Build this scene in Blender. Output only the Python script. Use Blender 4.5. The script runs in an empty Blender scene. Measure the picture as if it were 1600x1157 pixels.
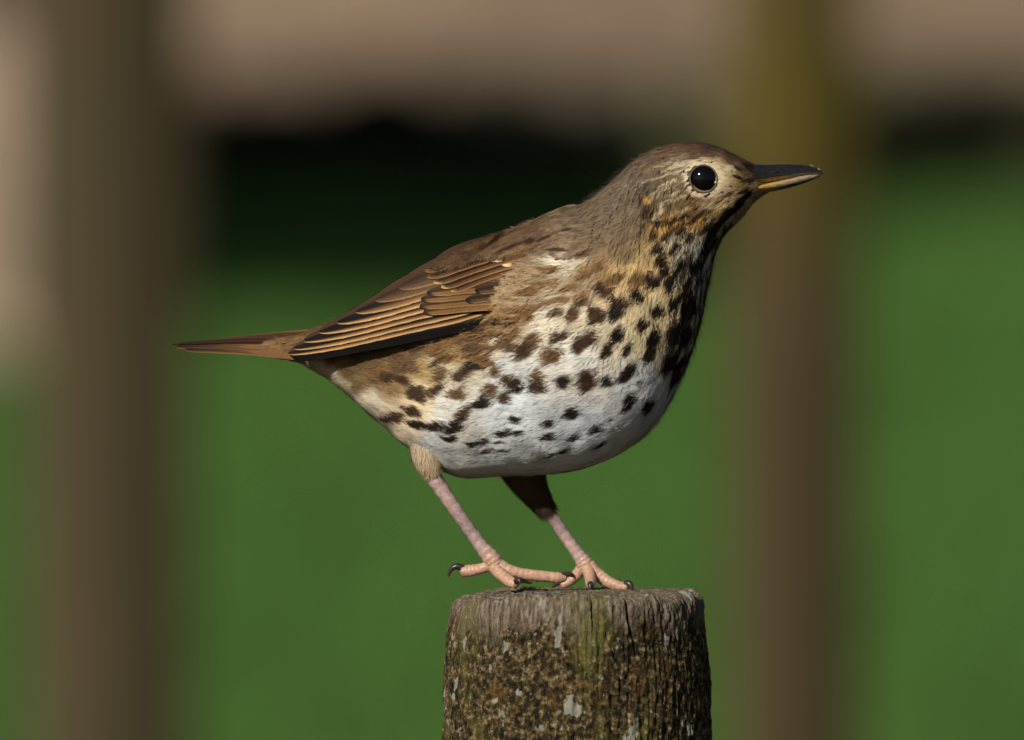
import bpy, math, random
import numpy as np
from mathutils import Vector

rng = np.random.default_rng(11)
random.seed(5)
scene = bpy.context.scene
col = scene.collection

# ------------------------------------------------------------------ camera
S = 4700.0                 # photograph pixels per metre at the bird
FOC = 400.0
DIST = 1600 / S * FOC / 36.0
PITCH = 0.0151
ZTOP = 1.10                # height of the perch post
def W(px, py, y=0.0):      # bird-plane pixel (and depth in the same unit) -> metres
    return ((px - 800) / S, y / S, ZTOP + (925 - py) / S)
zc = ZTOP + (925 - 578.5) / S
cam_d = bpy.data.cameras.new('camera'); cam = bpy.data.objects.new('camera', cam_d); col.objects.link(cam)
cam.location = (0, -DIST * math.cos(PITCH), zc + DIST * math.sin(PITCH))
cam.rotation_euler = (math.pi / 2 - PITCH, 0, 0)
cam_d.lens = FOC; cam_d.sensor_width = 36.0; cam_d.sensor_fit = 'HORIZONTAL'
cam_d.clip_start = 0.1; cam_d.clip_end = 500
cam_d.dof.use_dof = True; cam_d.dof.focus_distance = DIST - 0.020; cam_d.dof.aperture_fstop = 7.1
cam_d.dof.aperture_blades = 0
scene.camera = cam
CZ = cam.location.z; CY = cam.location.y

# ------------------------------------------------------------------ light
L = Vector((-0.47, -0.72, 0.50)).normalized()
elev = math.asin(L.z)
world = bpy.data.worlds.new('World'); scene.world = world; world.use_nodes = True
nt = world.node_tree; nt.nodes.clear()
sky = nt.nodes.new('ShaderNodeTexSky'); sky.sky_type = 'NISHITA'; sky.sun_disc = False
sky.sun_elevation = elev; sky.sun_rotation = math.atan2(L.x, L.y)
bg = nt.nodes.new('ShaderNodeBackground'); bg.inputs[1].default_value = 0.05
wo = nt.nodes.new('ShaderNodeOutputWorld')
nt.links.new(sky.outputs[0], bg.inputs[0]); nt.links.new(bg.outputs[0], wo.inputs[0])
sun_d = bpy.data.lights.new('sun', 'SUN'); sun_d.energy = 5.0; sun_d.angle = math.radians(0.53); sun_d.color = (1.0, 0.95, 0.87)
sun = bpy.data.objects.new('sun', sun_d); col.objects.link(sun)
sun.rotation_euler = L.to_track_quat('Z', 'Y').to_euler(); sun.location = (-3, -5, 6)
vs = scene.view_settings
vs.view_transform = 'Standard'; vs.look = 'None'; vs.exposure = -0.25; vs.gamma = 1.0; vs.use_curve_mapping = False
scene.cycles.use_denoising = True
scene.cycles.max_bounces = 6

# ------------------------------------------------------------------ helpers
def lin(c):
    c = np.asarray(c, float) / 255.0
    return np.where(c <= 0.04045, c / 12.92, ((c + 0.055) / 1.055) ** 2.4)

_tab = np.random.default_rng(3).random(65536)
def vnoise(p):
    p = np.asarray(p, float); i = np.floor(p).astype(np.int64); f = p - i; f = f * f * (3 - 2 * f)
    def h(a, b, c): return _tab[((a * 73856093) ^ (b * 19349663) ^ (c * 83492791)) & 65535]
    x, y, z = i[..., 0], i[..., 1], i[..., 2]; fx, fy, fz = f[..., 0], f[..., 1], f[..., 2]
    r = 0
    for a in (0, 1):
        for b in (0, 1):
            for c in (0, 1):
                r = r + h(x + a, y + b, z + c) * (fx if a else 1 - fx) * (fy if b else 1 - fy) * (fz if c else 1 - fz)
    return r
def fbm(p, o=4):
    r = 0; a = 0.5; t = 0; p = np.asarray(p, float)
    for k in range(o):
        r = r + a * vnoise(p + 17.3 * k); t += a; a *= 0.5; p = p * 2.03
    return r / t

def sstep(a, b, x):
    t = np.clip((x - a) / (b - a), 0, 1); return t * t * (3 - 2 * t)

def mesh_obj(name, verts, faces, mat, parent=None, smooth=True, cols=None, attrs=None, mats=None):
    v = np.asarray(verts, np.float32); f = np.asarray(faces, np.int32)
    me = bpy.data.meshes.new(name)
    me.vertices.add(len(v)); me.vertices.foreach_set('co', v.ravel())
    k = f.shape[1]
    me.loops.add(f.size); me.loops.foreach_set('vertex_index', f.ravel())
    me.polygons.add(len(f)); me.polygons.foreach_set('loop_start', np.arange(0, f.size, k, dtype=np.int32))
    me.polygons.foreach_set('use_smooth', np.full(len(f), smooth))
    me.update(calc_edges=True)
    if cols is not None:
        a = me.attributes.new('Col', 'FLOAT_COLOR', 'POINT')
        c = np.ones((len(v), 4), np.float32); c[:, :3] = cols; a.data.foreach_set('color', c.ravel())
    for n, d in (attrs or {}).items():
        d = np.asarray(d, np.float32)
        if d.ndim == 2:
            a = me.attributes.new(n, 'FLOAT_VECTOR', 'POINT'); a.data.foreach_set('vector', d.ravel())
        else:
            a = me.attributes.new(n, 'FLOAT', 'POINT'); a.data.foreach_set('value', d.ravel())
    me.materials.append(mat)
    o = bpy.data.objects.new(name, me); col.objects.link(o)
    if parent: o.parent = parent
    return o

def tag(o, label=None, cat=None, kind=None, group=None):
    if label: o['label'] = label
    if cat: o['category'] = cat
    if kind: o['kind'] = kind
    if group: o['group'] = group
    return o
def empty(name, loc=(0, 0, 0), parent=None):
    o = bpy.data.objects.new(name, None); o.empty_display_size = 0.02; col.objects.link(o); o.location = loc
    if parent: o.parent = parent
    return o

def grid_faces(nu, nv, wrap_v=False, off=0):
    a = np.arange(nu - 1)[:, None]; b = np.arange(nv if wrap_v else nv - 1)[None, :]
    b2 = (b + 1) % nv
    return np.stack([a * nv + b, a * nv + b2, (a + 1) * nv + b2, (a + 1) * nv + b], -1).reshape(-1, 4) + off

# ---- materials
def new_mat(name):
    m = bpy.data.materials.new(name); m.use_nodes = True
    return m, m.node_tree, m.node_tree.nodes['Principled BSDF']
def N(t, typ, **kw):
    n = t.nodes.new(typ)
    for k, v in kw.items():
        if isinstance(k, str) and hasattr(n, k): setattr(n, k, v)
    return n
def noise(t, vec, scale, detail=4, rough=0.55):
    n = t.nodes.new('ShaderNodeTexNoise'); n.inputs['Scale'].default_value = scale
    n.inputs['Detail'].default_value = detail; n.inputs['Roughness'].default_value = rough
    if vec is not None: t.links.new(vec, n.inputs['Vector'])
    return n.outputs['Fac']
def ramp(t, fac, stops):
    n = t.nodes.new('ShaderNodeValToRGB'); e = n.color_ramp.elements
    while len(e) < len(stops): e.new(0.5)
    for x, (p, c) in zip(e, stops): x.position = p; x.color = tuple(c) + ((1,) if len(c) == 3 else ())
    t.links.new(fac, n.inputs[0]); return n.outputs[0]
def mix(t, fac, a, b, mode='MIX'):
    n = t.nodes.new('ShaderNodeMix'); n.data_type = 'RGBA'; n.blend_type = mode
    for s, v in ((n.inputs[0], fac), (n.inputs[6], a), (n.inputs[7], b)):
        if hasattr(v, 'is_output'): t.links.new(v, s)
        else: s.default_value = v if not hasattr(v, '__len__') else (tuple(v) + (1,))[:4]
    return n.outputs[2]
def mapping(t, scale, src='Object'):
    tc = t.nodes.new('ShaderNodeTexCoord'); m = t.nodes.new('ShaderNodeMapping'); m.inputs['Scale'].default_value = scale
    t.links.new(tc.outputs[src], m.inputs[0]); return m.outputs[0]
def bump(t, b, h, strength, dist):
    n = t.nodes.new('ShaderNodeBump'); n.inputs['Strength'].default_value = strength; n.inputs['Distance'].default_value = dist
    t.links.new(h, n.inputs['Height']); t.links.new(n.outputs[0], b.inputs['Normal'])

def simple(name, c, rough=0.6, var=0.25, scale=40, spec=0.4, bmp=0.0, bdist=0.001):
    m, t, b = new_mat(name)
    f = noise(t, mapping(t, (1, 1, 1)), scale)
    c = np.asarray(c, float)
    t.links.new(ramp(t, f, [(0.3, c * (1 - var)), (0.7, np.minimum(c * (1 + var), 0.9))]), b.inputs['Base Color'])
    b.inputs['Roughness'].default_value = rough; b.inputs['Specular IOR Level'].default_value = spec
    if bmp: bump(t, b, f, bmp, bdist)
    return m

# plumage: colour from the feather, normal softened towards the body's own surface
m_plum, t, b = new_mat('plumage')
a = N(t, 'ShaderNodeAttribute'); a.attribute_name = 'Col'
an = N(t, 'ShaderNodeAttribute'); an.attribute_name = 'srf'
t.links.new(a.outputs['Color'], b.inputs['Base Color']); t.links.new(an.outputs['Vector'], b.inputs['Normal'])
b.inputs['Roughness'].default_value = 0.75; b.inputs['Specular IOR Level'].default_value = 0.18

m_skin, t, b = new_mat('under_plumage')
a = N(t, 'ShaderNodeAttribute'); a.attribute_name = 'Col'
t.links.new(a.outputs['Color'], b.inputs['Base Color']); b.inputs['Roughness'].default_value = 0.9; b.inputs['Specular IOR Level'].default_value = 0.1

m_feat, t, b = new_mat('vane')
a = N(t, 'ShaderNodeAttribute'); a.attribute_name = 'Col'
ab = N(t, 'ShaderNodeAttribute'); ab.attribute_name = 'barb'
cx = N(t, 'ShaderNodeCombineXYZ'); t.links.new(ab.outputs['Fac'], cx.inputs[0])
f = noise(t, cx.outputs[0], 0.34, 4, 0.8)
fs = ramp(t, f, [(0.28, (0.5, 0.5, 0.5)), (0.72, (1.35, 1.3, 1.25))])
t.links.new(mix(t, 1.0, a.outputs['Color'], fs, 'MULTIPLY'), b.inputs['Base Color'])
bump(t, b, f, 0.25, 0.0002)
b.inputs['Roughness'].default_value = 0.7; b.inputs['Specular IOR Level'].default_value = 0.12

m_leg, t, b = new_mat('leg_skin')
a = N(t, 'ShaderNodeAttribute'); a.attribute_name = 'Col'
f = noise(t, mapping(t, (1, 1, 1)), 900, 3)
t.links.new(mix(t, 1.0, a.outputs['Color'], ramp(t, f, [(0.3, (0.72, 0.66, 0.62)), (0.65, (1.1, 1.1, 1.1))]), 'MULTIPLY'), b.inputs['Base Color'])
bump(t, b, f, 0.35, 0.0004)
b.inputs['Roughness'].default_value = 0.42; b.inputs['Specular IOR Level'].default_value = 0.4
b.inputs['Subsurface Weight'].default_value = 0.15; b.inputs['Subsurface Radius'].default_value = (0.002, 0.0008, 0.0005); b.inputs['Subsurface Scale'].default_value = 0.4

m_claw = simple('claw_horn', (0.035, 0.024, 0.018), 0.3, 0.4, 500, 0.5)
m_eye, t, b = new_mat('eye')
b.inputs['Base Color'].default_value = (0.004, 0.003, 0.003, 1); b.inputs['Roughness'].default_value = 0.07; b.inputs['Specular IOR Level'].default_value = 0.28

m_beak, t, b = new_mat('beak_horn')
a = N(t, 'ShaderNodeAttribute'); a.attribute_name = 'Col'
f = noise(t, mapping(t, (1, 3, 4)), 420, 4)
t.links.new(mix(t, 1.0, a.outputs['Color'], ramp(t, f, [(0.3, (0.55, 0.52, 0.5)), (0.7, (1.3, 1.28, 1.22))]), 'MULTIPLY'), b.inputs['Base Color'])
bump(t, b, f, 0.45, 0.0004)
b.inputs['Roughness'].default_value = 0.24; b.inputs['Specular IOR Level'].default_value = 0.5

# ------------------------------------------------------------------ SETTING
SLOPE = 0.0966
def ground_z(D):           # D = distance from the camera along its view
    D = np.asarray(D, float)
    z = (D - 3.782) * SLOPE
    z = np.where(D < 3.782, z * 0.25, z)
    return np.minimum(z, 1.20 + np.maximum(D - 16.2, 0) * 0.01)

m_lawn, t, b = new_mat('lawn')
mp = mapping(t, (1, 1, 1))
f1 = noise(t, mp, 1.7, 5); f2 = noise(t, mp, 60, 4)
c1 = ramp(t, f1, [(0.3, (0.052, 0.128, 0.022)), (0.7, (0.078, 0.165, 0.036))])
c2 = ramp(t, f2, [(0.3, (0.55, 0.6, 0.5)), (0.7, (1.25, 1.2, 1.2))])
t.links.new(mix(t, 1.0, c1, c2, 'MULTIPLY'), b.inputs['Base Color'])
b.inputs['Roughness'].default_value = 0.9; b.inputs['Specular IOR Level'].default_value = 0.1
bump(t, b, f2, 0.6, 0.02)

gx = np.concatenate([[-160, -40, -12], np.linspace(-5, 5, 41), [12, 40, 160]])
gd = np.concatenate([[-60, -10], np.linspace(0, 20, 81), [30, 60, 150, 300]])
GX, GD = np.meshgrid(gx, gd, indexing='ij')
GZ = ground_z(GD) + 0.012 * (vnoise(np.stack([GX * 1.3, GD * 1.3, GX * 0], -1)) - 0.5)
lawn = mesh_obj('lawn', np.stack([GX, GD + CY, GZ], -1).reshape(-1, 3), grid_faces(len(gx), len(gd)), m_lawn)
tag(lawn, kind='structure', label='sunlit green lawn rising gently behind the posts')

m_bounce_bed = simple('bounce_cut_soil', (0.045, 0.032, 0.022), .95, .4, 14, .1, .8, .02)  # dark ground sheet added out of view to cut green bounce on the bird
sx = np.linspace(-14, 14, 57); sdd = np.linspace(-2.5, 8.2, 54)
SX, SD = np.meshgrid(sx, sdd, indexing='ij')
SZ = ground_z(SD) + .012 + .008 * (vnoise(np.stack([SX * 3, SD * 3, SX * 0], -1)))
bounce_bed = mesh_obj('bounce_cut_bed', np.stack([SX, SD + CY, SZ], -1).reshape(-1, 3), grid_faces(57, 54), m_bounce_bed)
tag(bounce_bed, kind='structure', label='unseen dark soil sheet added around the posts to cut green bounce light')

# grass blades over the part of the lawn in view
m_grass, t, b = new_mat('grass')
a = N(t, 'ShaderNodeAttribute'); a.attribute_name = 'Col'
t.links.new(a.outputs['Color'], b.inputs['Base Color']); b.inputs['Roughness'].default_value = 0.6; b.inputs['Specular IOR Level'].default_value = 0.2
n = 42000
D = rng.uniform(9.5, 16.6, n); X = rng.uniform(-1, 1, n) * (0.6 + D * 0.06)
hgt = rng.uniform(0.02, 0.05, n); ang = rng.uniform(0, 2 * np.pi, n); wd = rng.uniform(0.003, 0.006, n)
base = np.stack([X, D + CY, ground_z(D) - 0.01], -1)
side = np.stack([np.cos(ang), np.sin(ang), 0 * ang], -1) * wd[:, None]
lean = rng.normal(0, 0.35, (n, 2)) * hgt[:, None]
tip = base + np.stack([lean[:, 0], lean[:, 1], hgt + 0.01], -1)
V = np.stack([base - side, base + side, tip], 1).reshape(-1, 3)
cg = np.array([0.062, 0.155, 0.028]) * rng.uniform(0.6, 1.35, (n, 1)) * np.array([1, 1, 1]) + rng.uniform(0, 0.02, (n, 1)) * np.array([1, 0.8, 0.1])
grass = mesh_obj('grass', V, np.arange(3 * n).reshape(-1, 3), m_grass, smooth=False, cols=np.repeat(cg, 3, 0))
tag(grass, 'short green grass blades growing over the lawn', 'grass', kind='stuff')

def leaf_cloud(center, radii, n, size, rg, fill=0.55):
    d = rg.normal(size=(n, 3)); d /= np.linalg.norm(d, axis=1)[:, None]
    r = rg.uniform(fill, 1.0, n) ** 0.7
    p = d * r[:, None]
    lump = 0.78 + 0.45 * fbm(d * 2.2 + np.asarray(center)[None, :] * 3.1, 3)
    p = p * lump[:, None] * np.asarray(radii) + np.asarray(center)
    a = rg.normal(size=(n, 3)); a /= np.linalg.norm(a, axis=1)[:, None]
    bq = np.cross(a, rg.normal(size=(n, 3))); bq /= np.linalg.norm(bq, axis=1)[:, None]
    s = size * rg.uniform(0.6, 1.3, (n, 1))
    return np.stack([p - a * s, p - bq * s * 0.45, p + a * s, p + bq * s * 0.45], 1).reshape(-1, 3)

def leaf_mat(name, c):
    m, t, b = new_mat(name)
    a = N(t, 'ShaderNodeAttribute'); a.attribute_name = 'Col'
    t.links.new(a.outputs['Color'], b.inputs['Base Color']); b.inputs['Roughness'].default_value = 0.5; b.inputs['Specular IOR Level'].default_value = 0.2
    return m
m_leaf = leaf_mat('leaf', None)
m_bark = simple('bark', (0.11, 0.08, 0.05), 0.9, 0.4, 30, 0.1, 0.6, 0.01)

def tube_data(pts, rad, ns=12, mod=None):
    pts = np.asarray(pts, float); rad = np.asarray(rad, float)
    T = np.gradient(pts, axis=0); T /= np.linalg.norm(T, axis=1)[:, None]
    ref = np.array([0, 1.0, 0.0]) if abs(T[0][1]) < 0.8 else np.array([1.0, 0, 0])
    u = np.cross(T[0], ref); u /= np.linalg.norm(u); us = []
    for k in range(len(pts)):
        u = u - T[k] * np.dot(u, T[k]); u /= np.linalg.norm(u); us.append(u)
    us = np.array(us); vv = np.cross(T, us)
    an = np.linspace(0, 2 * np.pi, ns, endpoint=False)
    R = rad[:, None] * (1 if mod is None else mod)
    V = pts[:, None, :] + R[..., None] * (np.cos(an)[None, :, None] * us[:, None, :] + np.sin(an)[None, :, None] * vv[:, None, :])
    V = V.reshape(-1, 3); F = grid_faces(len(pts), ns, True)
    V = np.vstack([V, pts[0] - T[0] * rad[0] * 0.5, pts[-1] + T[-1] * rad[-1] * 0.5])
    i0, i1 = len(V) - 2, len(V) - 1; last = (len(pts) - 1) * ns
    caps = []
    for j in range(ns):
        caps.append([i0, (j + 1) % ns, j, j]); caps.append([i1, last + j, last + (j + 1) % ns, last + (j + 1) % ns])
    return V, F, caps
def cat_spline(P, n):
    P = np.asarray(P, float); m = len(P)
    t = np.linspace(0, m - 1, n); i = np.clip(t.astype(int), 0, m - 2); f = (t - i)[:, None]
    g = lambda k: P[np.clip(k, 0, m - 1)]
    p0, p1, p2, p3 = g(i - 1), g(i), g(i + 1), g(i + 2)
    p0 = np.where((i == 0)[:, None], 2 * p1 - p2, p0); p3 = np.where((i == m - 2)[:, None], 2 * p2 - p1, p3)
    return 0.5 * (2 * p1 + (p2 - p0) * f + (2 * p0 - 5 * p1 + 4 * p2 - p3) * f ** 2 + (3 * p1 - p0 - 3 * p2 + p3) * f ** 3)
def tube_obj(name, pts, rad, mat, parent=None, n=24, ns=12, cols=None, ringamp=0.0, ringn=0, wob=0.0):
    d = cat_spline(np.column_stack([np.asarray(pts, float), np.asarray(rad, float)]), n)
    p, r = d[:, :3], np.maximum(d[:, 3], 1e-5)
    s = np.linspace(0, 1, n)
    mod = np.ones((n, ns))
    if ringamp:
        ph = s * ringn; saw = 1 - np.abs((ph % 1) * 2 - 1)
        mod = mod + ringamp * (saw[:, None] - 0.5)
    if wob: mod = mod + wob * (fbm(np.stack([p[:, 0][:, None] * 400 + np.cos(np.linspace(0, 6.28, ns))[None] * 1.2, p[:, 2][:, None] * 400 + np.sin(np.linspace(0, 6.28, ns))[None] * 1.2, p[:, 1][:, None] * 400 + 0 * mod], -1), 3) - 0.5)
    V, F, caps = tube_data(p, r, ns, mod)
    me_f = [list(x) for x in F] + [[c[0], c[1], c[2]] for c in caps]
    me = bpy.data.meshes.new(name); me.from_pydata([tuple(v) for v in V], [], me_f); me.update()
    me.polygons.foreach_set('use_smooth', np.full(len(me.polygons), True))
    if cols is not None:
        a = me.attributes.new('Col', 'FLOAT_COLOR', 'POINT')
        c = np.ones((len(V), 4), np.float32)
        cc = cat_spline(np.asarray(cols, float), n) if np.ndim(cols) == 2 else np.tile(cols, (n, 1))
        if ringn:
            gr = np.abs((s * ringn) % 1 - .5) * 2; cc = cc * (1 - .14 * sstep(.72, .98, gr))[:, None]
        c[:n * ns, :3] = np.repeat(cc, ns, 0); c[-2, :3] = cc[0]; c[-1, :3] = cc[-1]
        a.data.foreach_set('color', c.ravel())
    me.materials.append(mat)
    o = bpy.data.objects.new(name, me); col.objects.link(o)
    if parent: o.parent = parent
    return o

def BGp(px, py, D):        # background point at distance D seen in that direction
    return ((px - 800) / (S * DIST) * D, D + CY, CZ + (578.5 - 268.5 - py) / (S * DIST) * D)

# tan wall at the far end of the lawn
m_wall, t, b = new_mat('tan_brick')
mp = mapping(t, (1, 1, 1), 'Generated')
tc = N(t, 'ShaderNodeTexCoord')
rot = N(t, 'ShaderNodeMapping'); rot.inputs['Rotation'].default_value = (math.pi / 2, 0, 0); t.links.new(tc.outputs['Object'], rot.inputs[0])
br = N(t, 'ShaderNodeTexBrick'); t.links.new(rot.outputs[0], br.inputs['Vector'])
br.inputs['Color1'].default_value = (0.27, 0.175, 0.115, 1); br.inputs['Color2'].default_value = (0.20, 0.128, 0.08, 1); br.inputs['Mortar'].default_value = (0.28, 0.24, 0.19, 1)
br.inputs['Scale'].default_value = 1.0; br.inputs['Brick Width'].default_value = 0.225; br.inputs['Row Height'].default_value = 0.075; br.inputs['Mortar Size'].default_value = 0.006
f = noise(t, tc.outputs['Object'], 3.0, 3)
t.links.new(mix(t, 1.0, br.outputs['Color'], ramp(t, f, [(0.32, (0.5, 0.5, 0.48)), (0.66, (1.08, 1.06, 1.04))]), 'MULTIPLY'), b.inputs['Base Color'])
b.inputs['Roughness'].default_value = 0.9
bump(t, b, br.outputs['Fac'], 0.4, 0.006)

def box_data(x0, x1, y0, y1, z0, z1):
    V = [(x, y, z) for x in (x0, x1) for y in (y0, y1) for z in (z0, z1)]
    F = [(0, 1, 3, 2), (4, 6, 7, 5), (0, 4, 5, 1), (2, 3, 7, 6), (0, 2, 6, 4), (1, 5, 7, 3)]
    return V, F
V, F = box_data(-6, 6, 18.4 + CY, 18.65 + CY, 1.1, 3.0)
wall = mesh_obj('garden_wall', V, F, m_wall, smooth=False); tag(wall, 'blurred tan brick wall behind the dark hedge beyond the lawn', 'wall')
V, F = box_data(-6.05, 6.05, 18.36 + CY, 18.69 + CY, 2.998, 3.06)
cop = mesh_obj('coping', V, F, simple('coping_stone', (0.3, 0.27, 0.22), 0.9, 0.3, 6), wall, smooth=False)

# pale pillar at the left end
D0 = 14.4
x0 = BGp(-330, 0, D0)[0]; x1 = BGp(8, 0, D0)[0]
root = empty('gate_pillar', ((x0 + x1) / 2, D0 + 0.15 + CY, float(ground_z(D0))))
m_pil = simple('pillar_render', (0.40, 0.29, 0.21), 0.9, 0.2, 9, 0.2, 0.3, 0.01)
hw = (x1 - x0) / 2
V, F = box_data(-hw, hw, -0.15, 0.15, -0.1, 1.9); mesh_obj('shaft', V, F, m_pil, root, smooth=False)
V, F = box_data(-hw - .03, hw + .03, -0.18, 0.18, 1.898, 1.98); mesh_obj('cap', V, F, m_pil, root, smooth=False)
V, F = box_data(-hw - .02, hw + .02, -0.17, 0.17, -0.1, 0.04); mesh_obj('plinth', V, F, m_pil, root, smooth=False)
tag(root, 'pale tan pillar at the lawn edge beside the olive square stake', 'pillar')

# low dark hedge, and the sunlit one at its right
def hedge(px0, px1, D, h, c, n, label, seed, depth=0.35):
    xa, xb = BGp(px0, 0, D)[0], BGp(px1, 0, D)[0]
    gz = float(ground_z(D)); rg = np.random.default_rng(seed)
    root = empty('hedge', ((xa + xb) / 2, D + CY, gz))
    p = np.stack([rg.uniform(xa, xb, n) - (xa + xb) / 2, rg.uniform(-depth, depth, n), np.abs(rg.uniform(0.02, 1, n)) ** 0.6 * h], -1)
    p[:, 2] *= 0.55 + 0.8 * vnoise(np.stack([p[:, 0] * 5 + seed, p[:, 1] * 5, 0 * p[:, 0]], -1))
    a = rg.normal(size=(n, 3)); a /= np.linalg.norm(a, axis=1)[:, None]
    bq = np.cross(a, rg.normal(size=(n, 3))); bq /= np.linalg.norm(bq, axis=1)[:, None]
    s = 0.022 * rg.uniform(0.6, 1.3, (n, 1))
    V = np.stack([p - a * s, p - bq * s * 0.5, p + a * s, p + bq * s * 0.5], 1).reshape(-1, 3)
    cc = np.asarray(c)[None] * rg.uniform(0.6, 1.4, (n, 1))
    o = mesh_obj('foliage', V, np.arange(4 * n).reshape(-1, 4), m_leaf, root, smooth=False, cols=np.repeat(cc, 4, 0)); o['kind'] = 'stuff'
    for k in range(7):
        xs = (k + 0.5) / 7 * (xb - xa) - (xb - xa) / 2
        tube_obj('stem', [(xs, 0, -0.03), (xs + .01, .02, h * .4), (xs - .01, .01, h * .8)], [.012, .009, .005], m_bark, root, n=8, ns=6)
    tag(root, label, 'hedge')
    return root
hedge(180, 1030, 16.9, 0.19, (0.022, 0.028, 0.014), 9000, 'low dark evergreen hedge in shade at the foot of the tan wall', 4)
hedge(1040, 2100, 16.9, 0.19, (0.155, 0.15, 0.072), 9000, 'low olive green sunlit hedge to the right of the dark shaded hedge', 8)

# unseen small tree, added so its crown shades the lawn's far end
tr = empty('shade_tree', (-3.1, 13.0 + CY, float(ground_z(13.0))))
tube_obj('trunk', [(0, 0, -.1), (.04, .02, .6), (.16, .1, 1.1), (.6, .4, 1.5)], [.11, .085, .07, .05], m_bark, tr, n=18, ns=12)
cc = np.array([1.72, 1.15, 1.62])
for k in range(7):
    e = cc + np.array([random.uniform(-.25, .25), random.uniform(-.9, .9), random.uniform(-.1, .15)])
    tube_obj('limb', [(.2, .15, 1.2), tuple((np.array([.35, .2, 1.4]) + e) / 2 + [0, 0, .05]), tuple(e)], [.035, .022, .008], m_bark, tr, n=10, ns=7)
rg = np.random.default_rng(21)
V = np.vstack([leaf_cloud(cc, (.42, 1.35, .27), 9000, 0.05, rg, 0.1), leaf_cloud((-.2, 1.3, 1.9), (.55, .7, .5), 4000, 0.05, rg, 0.2)])
nl = len(V) // 4
o = mesh_obj('crown', V, np.arange(4 * nl).reshape(-1, 4), m_leaf, tr, smooth=False,
             cols=np.repeat(np.array([[0.06, 0.1, 0.03]]) * rg.uniform(.6, 1.4, (nl, 1)), 4, 0)); o['kind'] = 'stuff'
tag(tr, 'unseen small leafy tree added to cast shade over the dark hedge', 'tree')

# blurred square stakes behind the bird
def stake_mat(name, ca, cb, cc, ztop):
    m, t, b = new_mat(name)
    f1 = noise(t, mapping(t, (1, 1, 0.25)), 45, 5); f2 = noise(t, mapping(t, (1, 1, .6)), 9, 4)
    c = mix(t, f1, tuple(np.array(ca) * .75), tuple(np.array(ca) * 1.2))
    tc = N(t, 'ShaderNodeTexCoord'); sp = N(t, 'ShaderNodeSeparateXYZ'); t.links.new(tc.outputs['Object'], sp.inputs[0])
    mr = N(t, 'ShaderNodeMapRange'); mr.inputs[1].default_value = ztop[0]; mr.inputs[2].default_value = ztop[1]; t.links.new(sp.outputs[2], mr.inputs[0])
    c = mix(t, mr.outputs[0], c, cb)
    c = mix(t, ramp(t, f2, [(.5, (0, 0, 0)), (.65, (.6, .6, .6))]), c, cc)
    t.links.new(c, b.inputs['Base Color']); b.inputs['Roughness'].default_value = 0.9; b.inputs['Specular IOR Level'].default_value = .1
    bump(t, b, f1, .6, .003)
    return m
def stake(px, D, half, rot, mat, label, ztop):
    x, y, _ = BGp(px, 0, D); gz = float(ground_z(D)); h = ztop - gz
    nz, ns = 60, 32
    z = np.concatenate([np.linspace(-.3, h - .012, nz - 1), [h]])
    an = np.linspace(0, 2 * np.pi, ns, endpoint=False)
    r = half / np.maximum(np.abs(np.cos(an)), np.abs(np.sin(an))); r = np.minimum(r, half * 1.3)
    R = np.tile(r, (nz, 1)); R[-1] *= .86
    Z = np.tile(z[:, None], (1, ns))
    Xv = R * np.cos(an + rot)[None]; Yv = R * np.sin(an + rot)[None]
    d = 1 + .06 * (fbm(np.stack([Xv * 60, Yv * 60, Z * 5], -1), 3) - .5)
    V = np.stack([Xv * d, Yv * d, Z], -1).reshape(-1, 3)
    V = np.vstack([V, [[0, 0, h + .002]]])
    F = [list(q) for q in grid_faces(nz, ns, True)] + [[(nz - 1) * ns + j, (nz - 1) * ns + (j + 1) % ns, len(V) - 1] for j in range(ns)]
    me = bpy.data.meshes.new('fence_stake'); me.from_pydata([tuple(v) for v in V], [], F); me.update(); me.materials.append(mat)
    o = bpy.data.objects.new('fence_stake', me); col.objects.link(o); o.location = (x, y, gz)
    return tag(o, label, 'stake', group='blurred wooden stakes behind the bird')
m_st1 = stake_mat('stake_olive', (0.082, 0.062, 0.033), (0.066, 0.054, 0.028), (0.085, 0.058, 0.028), (0.4, 1.4))
m_st2 = stake_mat('stake_lichen', (0.078, 0.055, 0.026), (0.105, 0.078, 0.014), (0.085, 0.062, 0.036), (0.60, 0.80))
stake(172, 9.0, .052, math.radians(30), m_st1, 'blurred dark olive brown square stake beside the pale pillar', 1.62)
stake(1240, 9.0, .041, math.radians(30), m_st2, 'blurred square stake with yellow lichen behind the beak', 1.62)

# ------------------------------------------------------------------ PERCH POST
m_post, t, b = new_mat('weathered_post')
mpo = mapping(t, (1, 1, 1)); mpv = mapping(t, (1, 1, .16))
grain = noise(t, mpv, 900, 5, .65); patch = noise(t, mapping(t, (1, 1, .55)), 75, 5, .6); sp1 = noise(t, mpo, 430, 6, .72); sp2 = noise(t, mapping(t, (1, 1, .7)), 130, 5, .65)
sp3 = noise(t, mapping(t, (1, 1, .8)), 1150, 2, .5); patch2 = noise(t, mapping(t, (1, 1, .3)), 50, 4, .6)
wood = ramp(t, grain, [(.3, (.045, .03, .018)), (.47, (.14, .105, .07)), (.62, (.27, .225, .17)), (.8, (.46, .40, .33))])
crust = ramp(t, sp1, [(.38, (.007, .006, .004)), (.48, (.032, .024, .011)), (.55, (.11, .072, .024)), (.64, (.26, .21, .13)), (.74, (.55, .5, .42))])
tc = N(t, 'ShaderNodeTexCoord'); sp = N(t, 'ShaderNodeSeparateXYZ'); t.links.new(tc.outputs['Object'], sp.inputs[0])
mr = N(t, 'ShaderNodeMapRange'); mr.inputs[1].default_value = ZTOP - .020; mr.inputs[2].default_value = ZTOP - .001; t.links.new(sp.outputs[2], mr.inputs[0])
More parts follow.
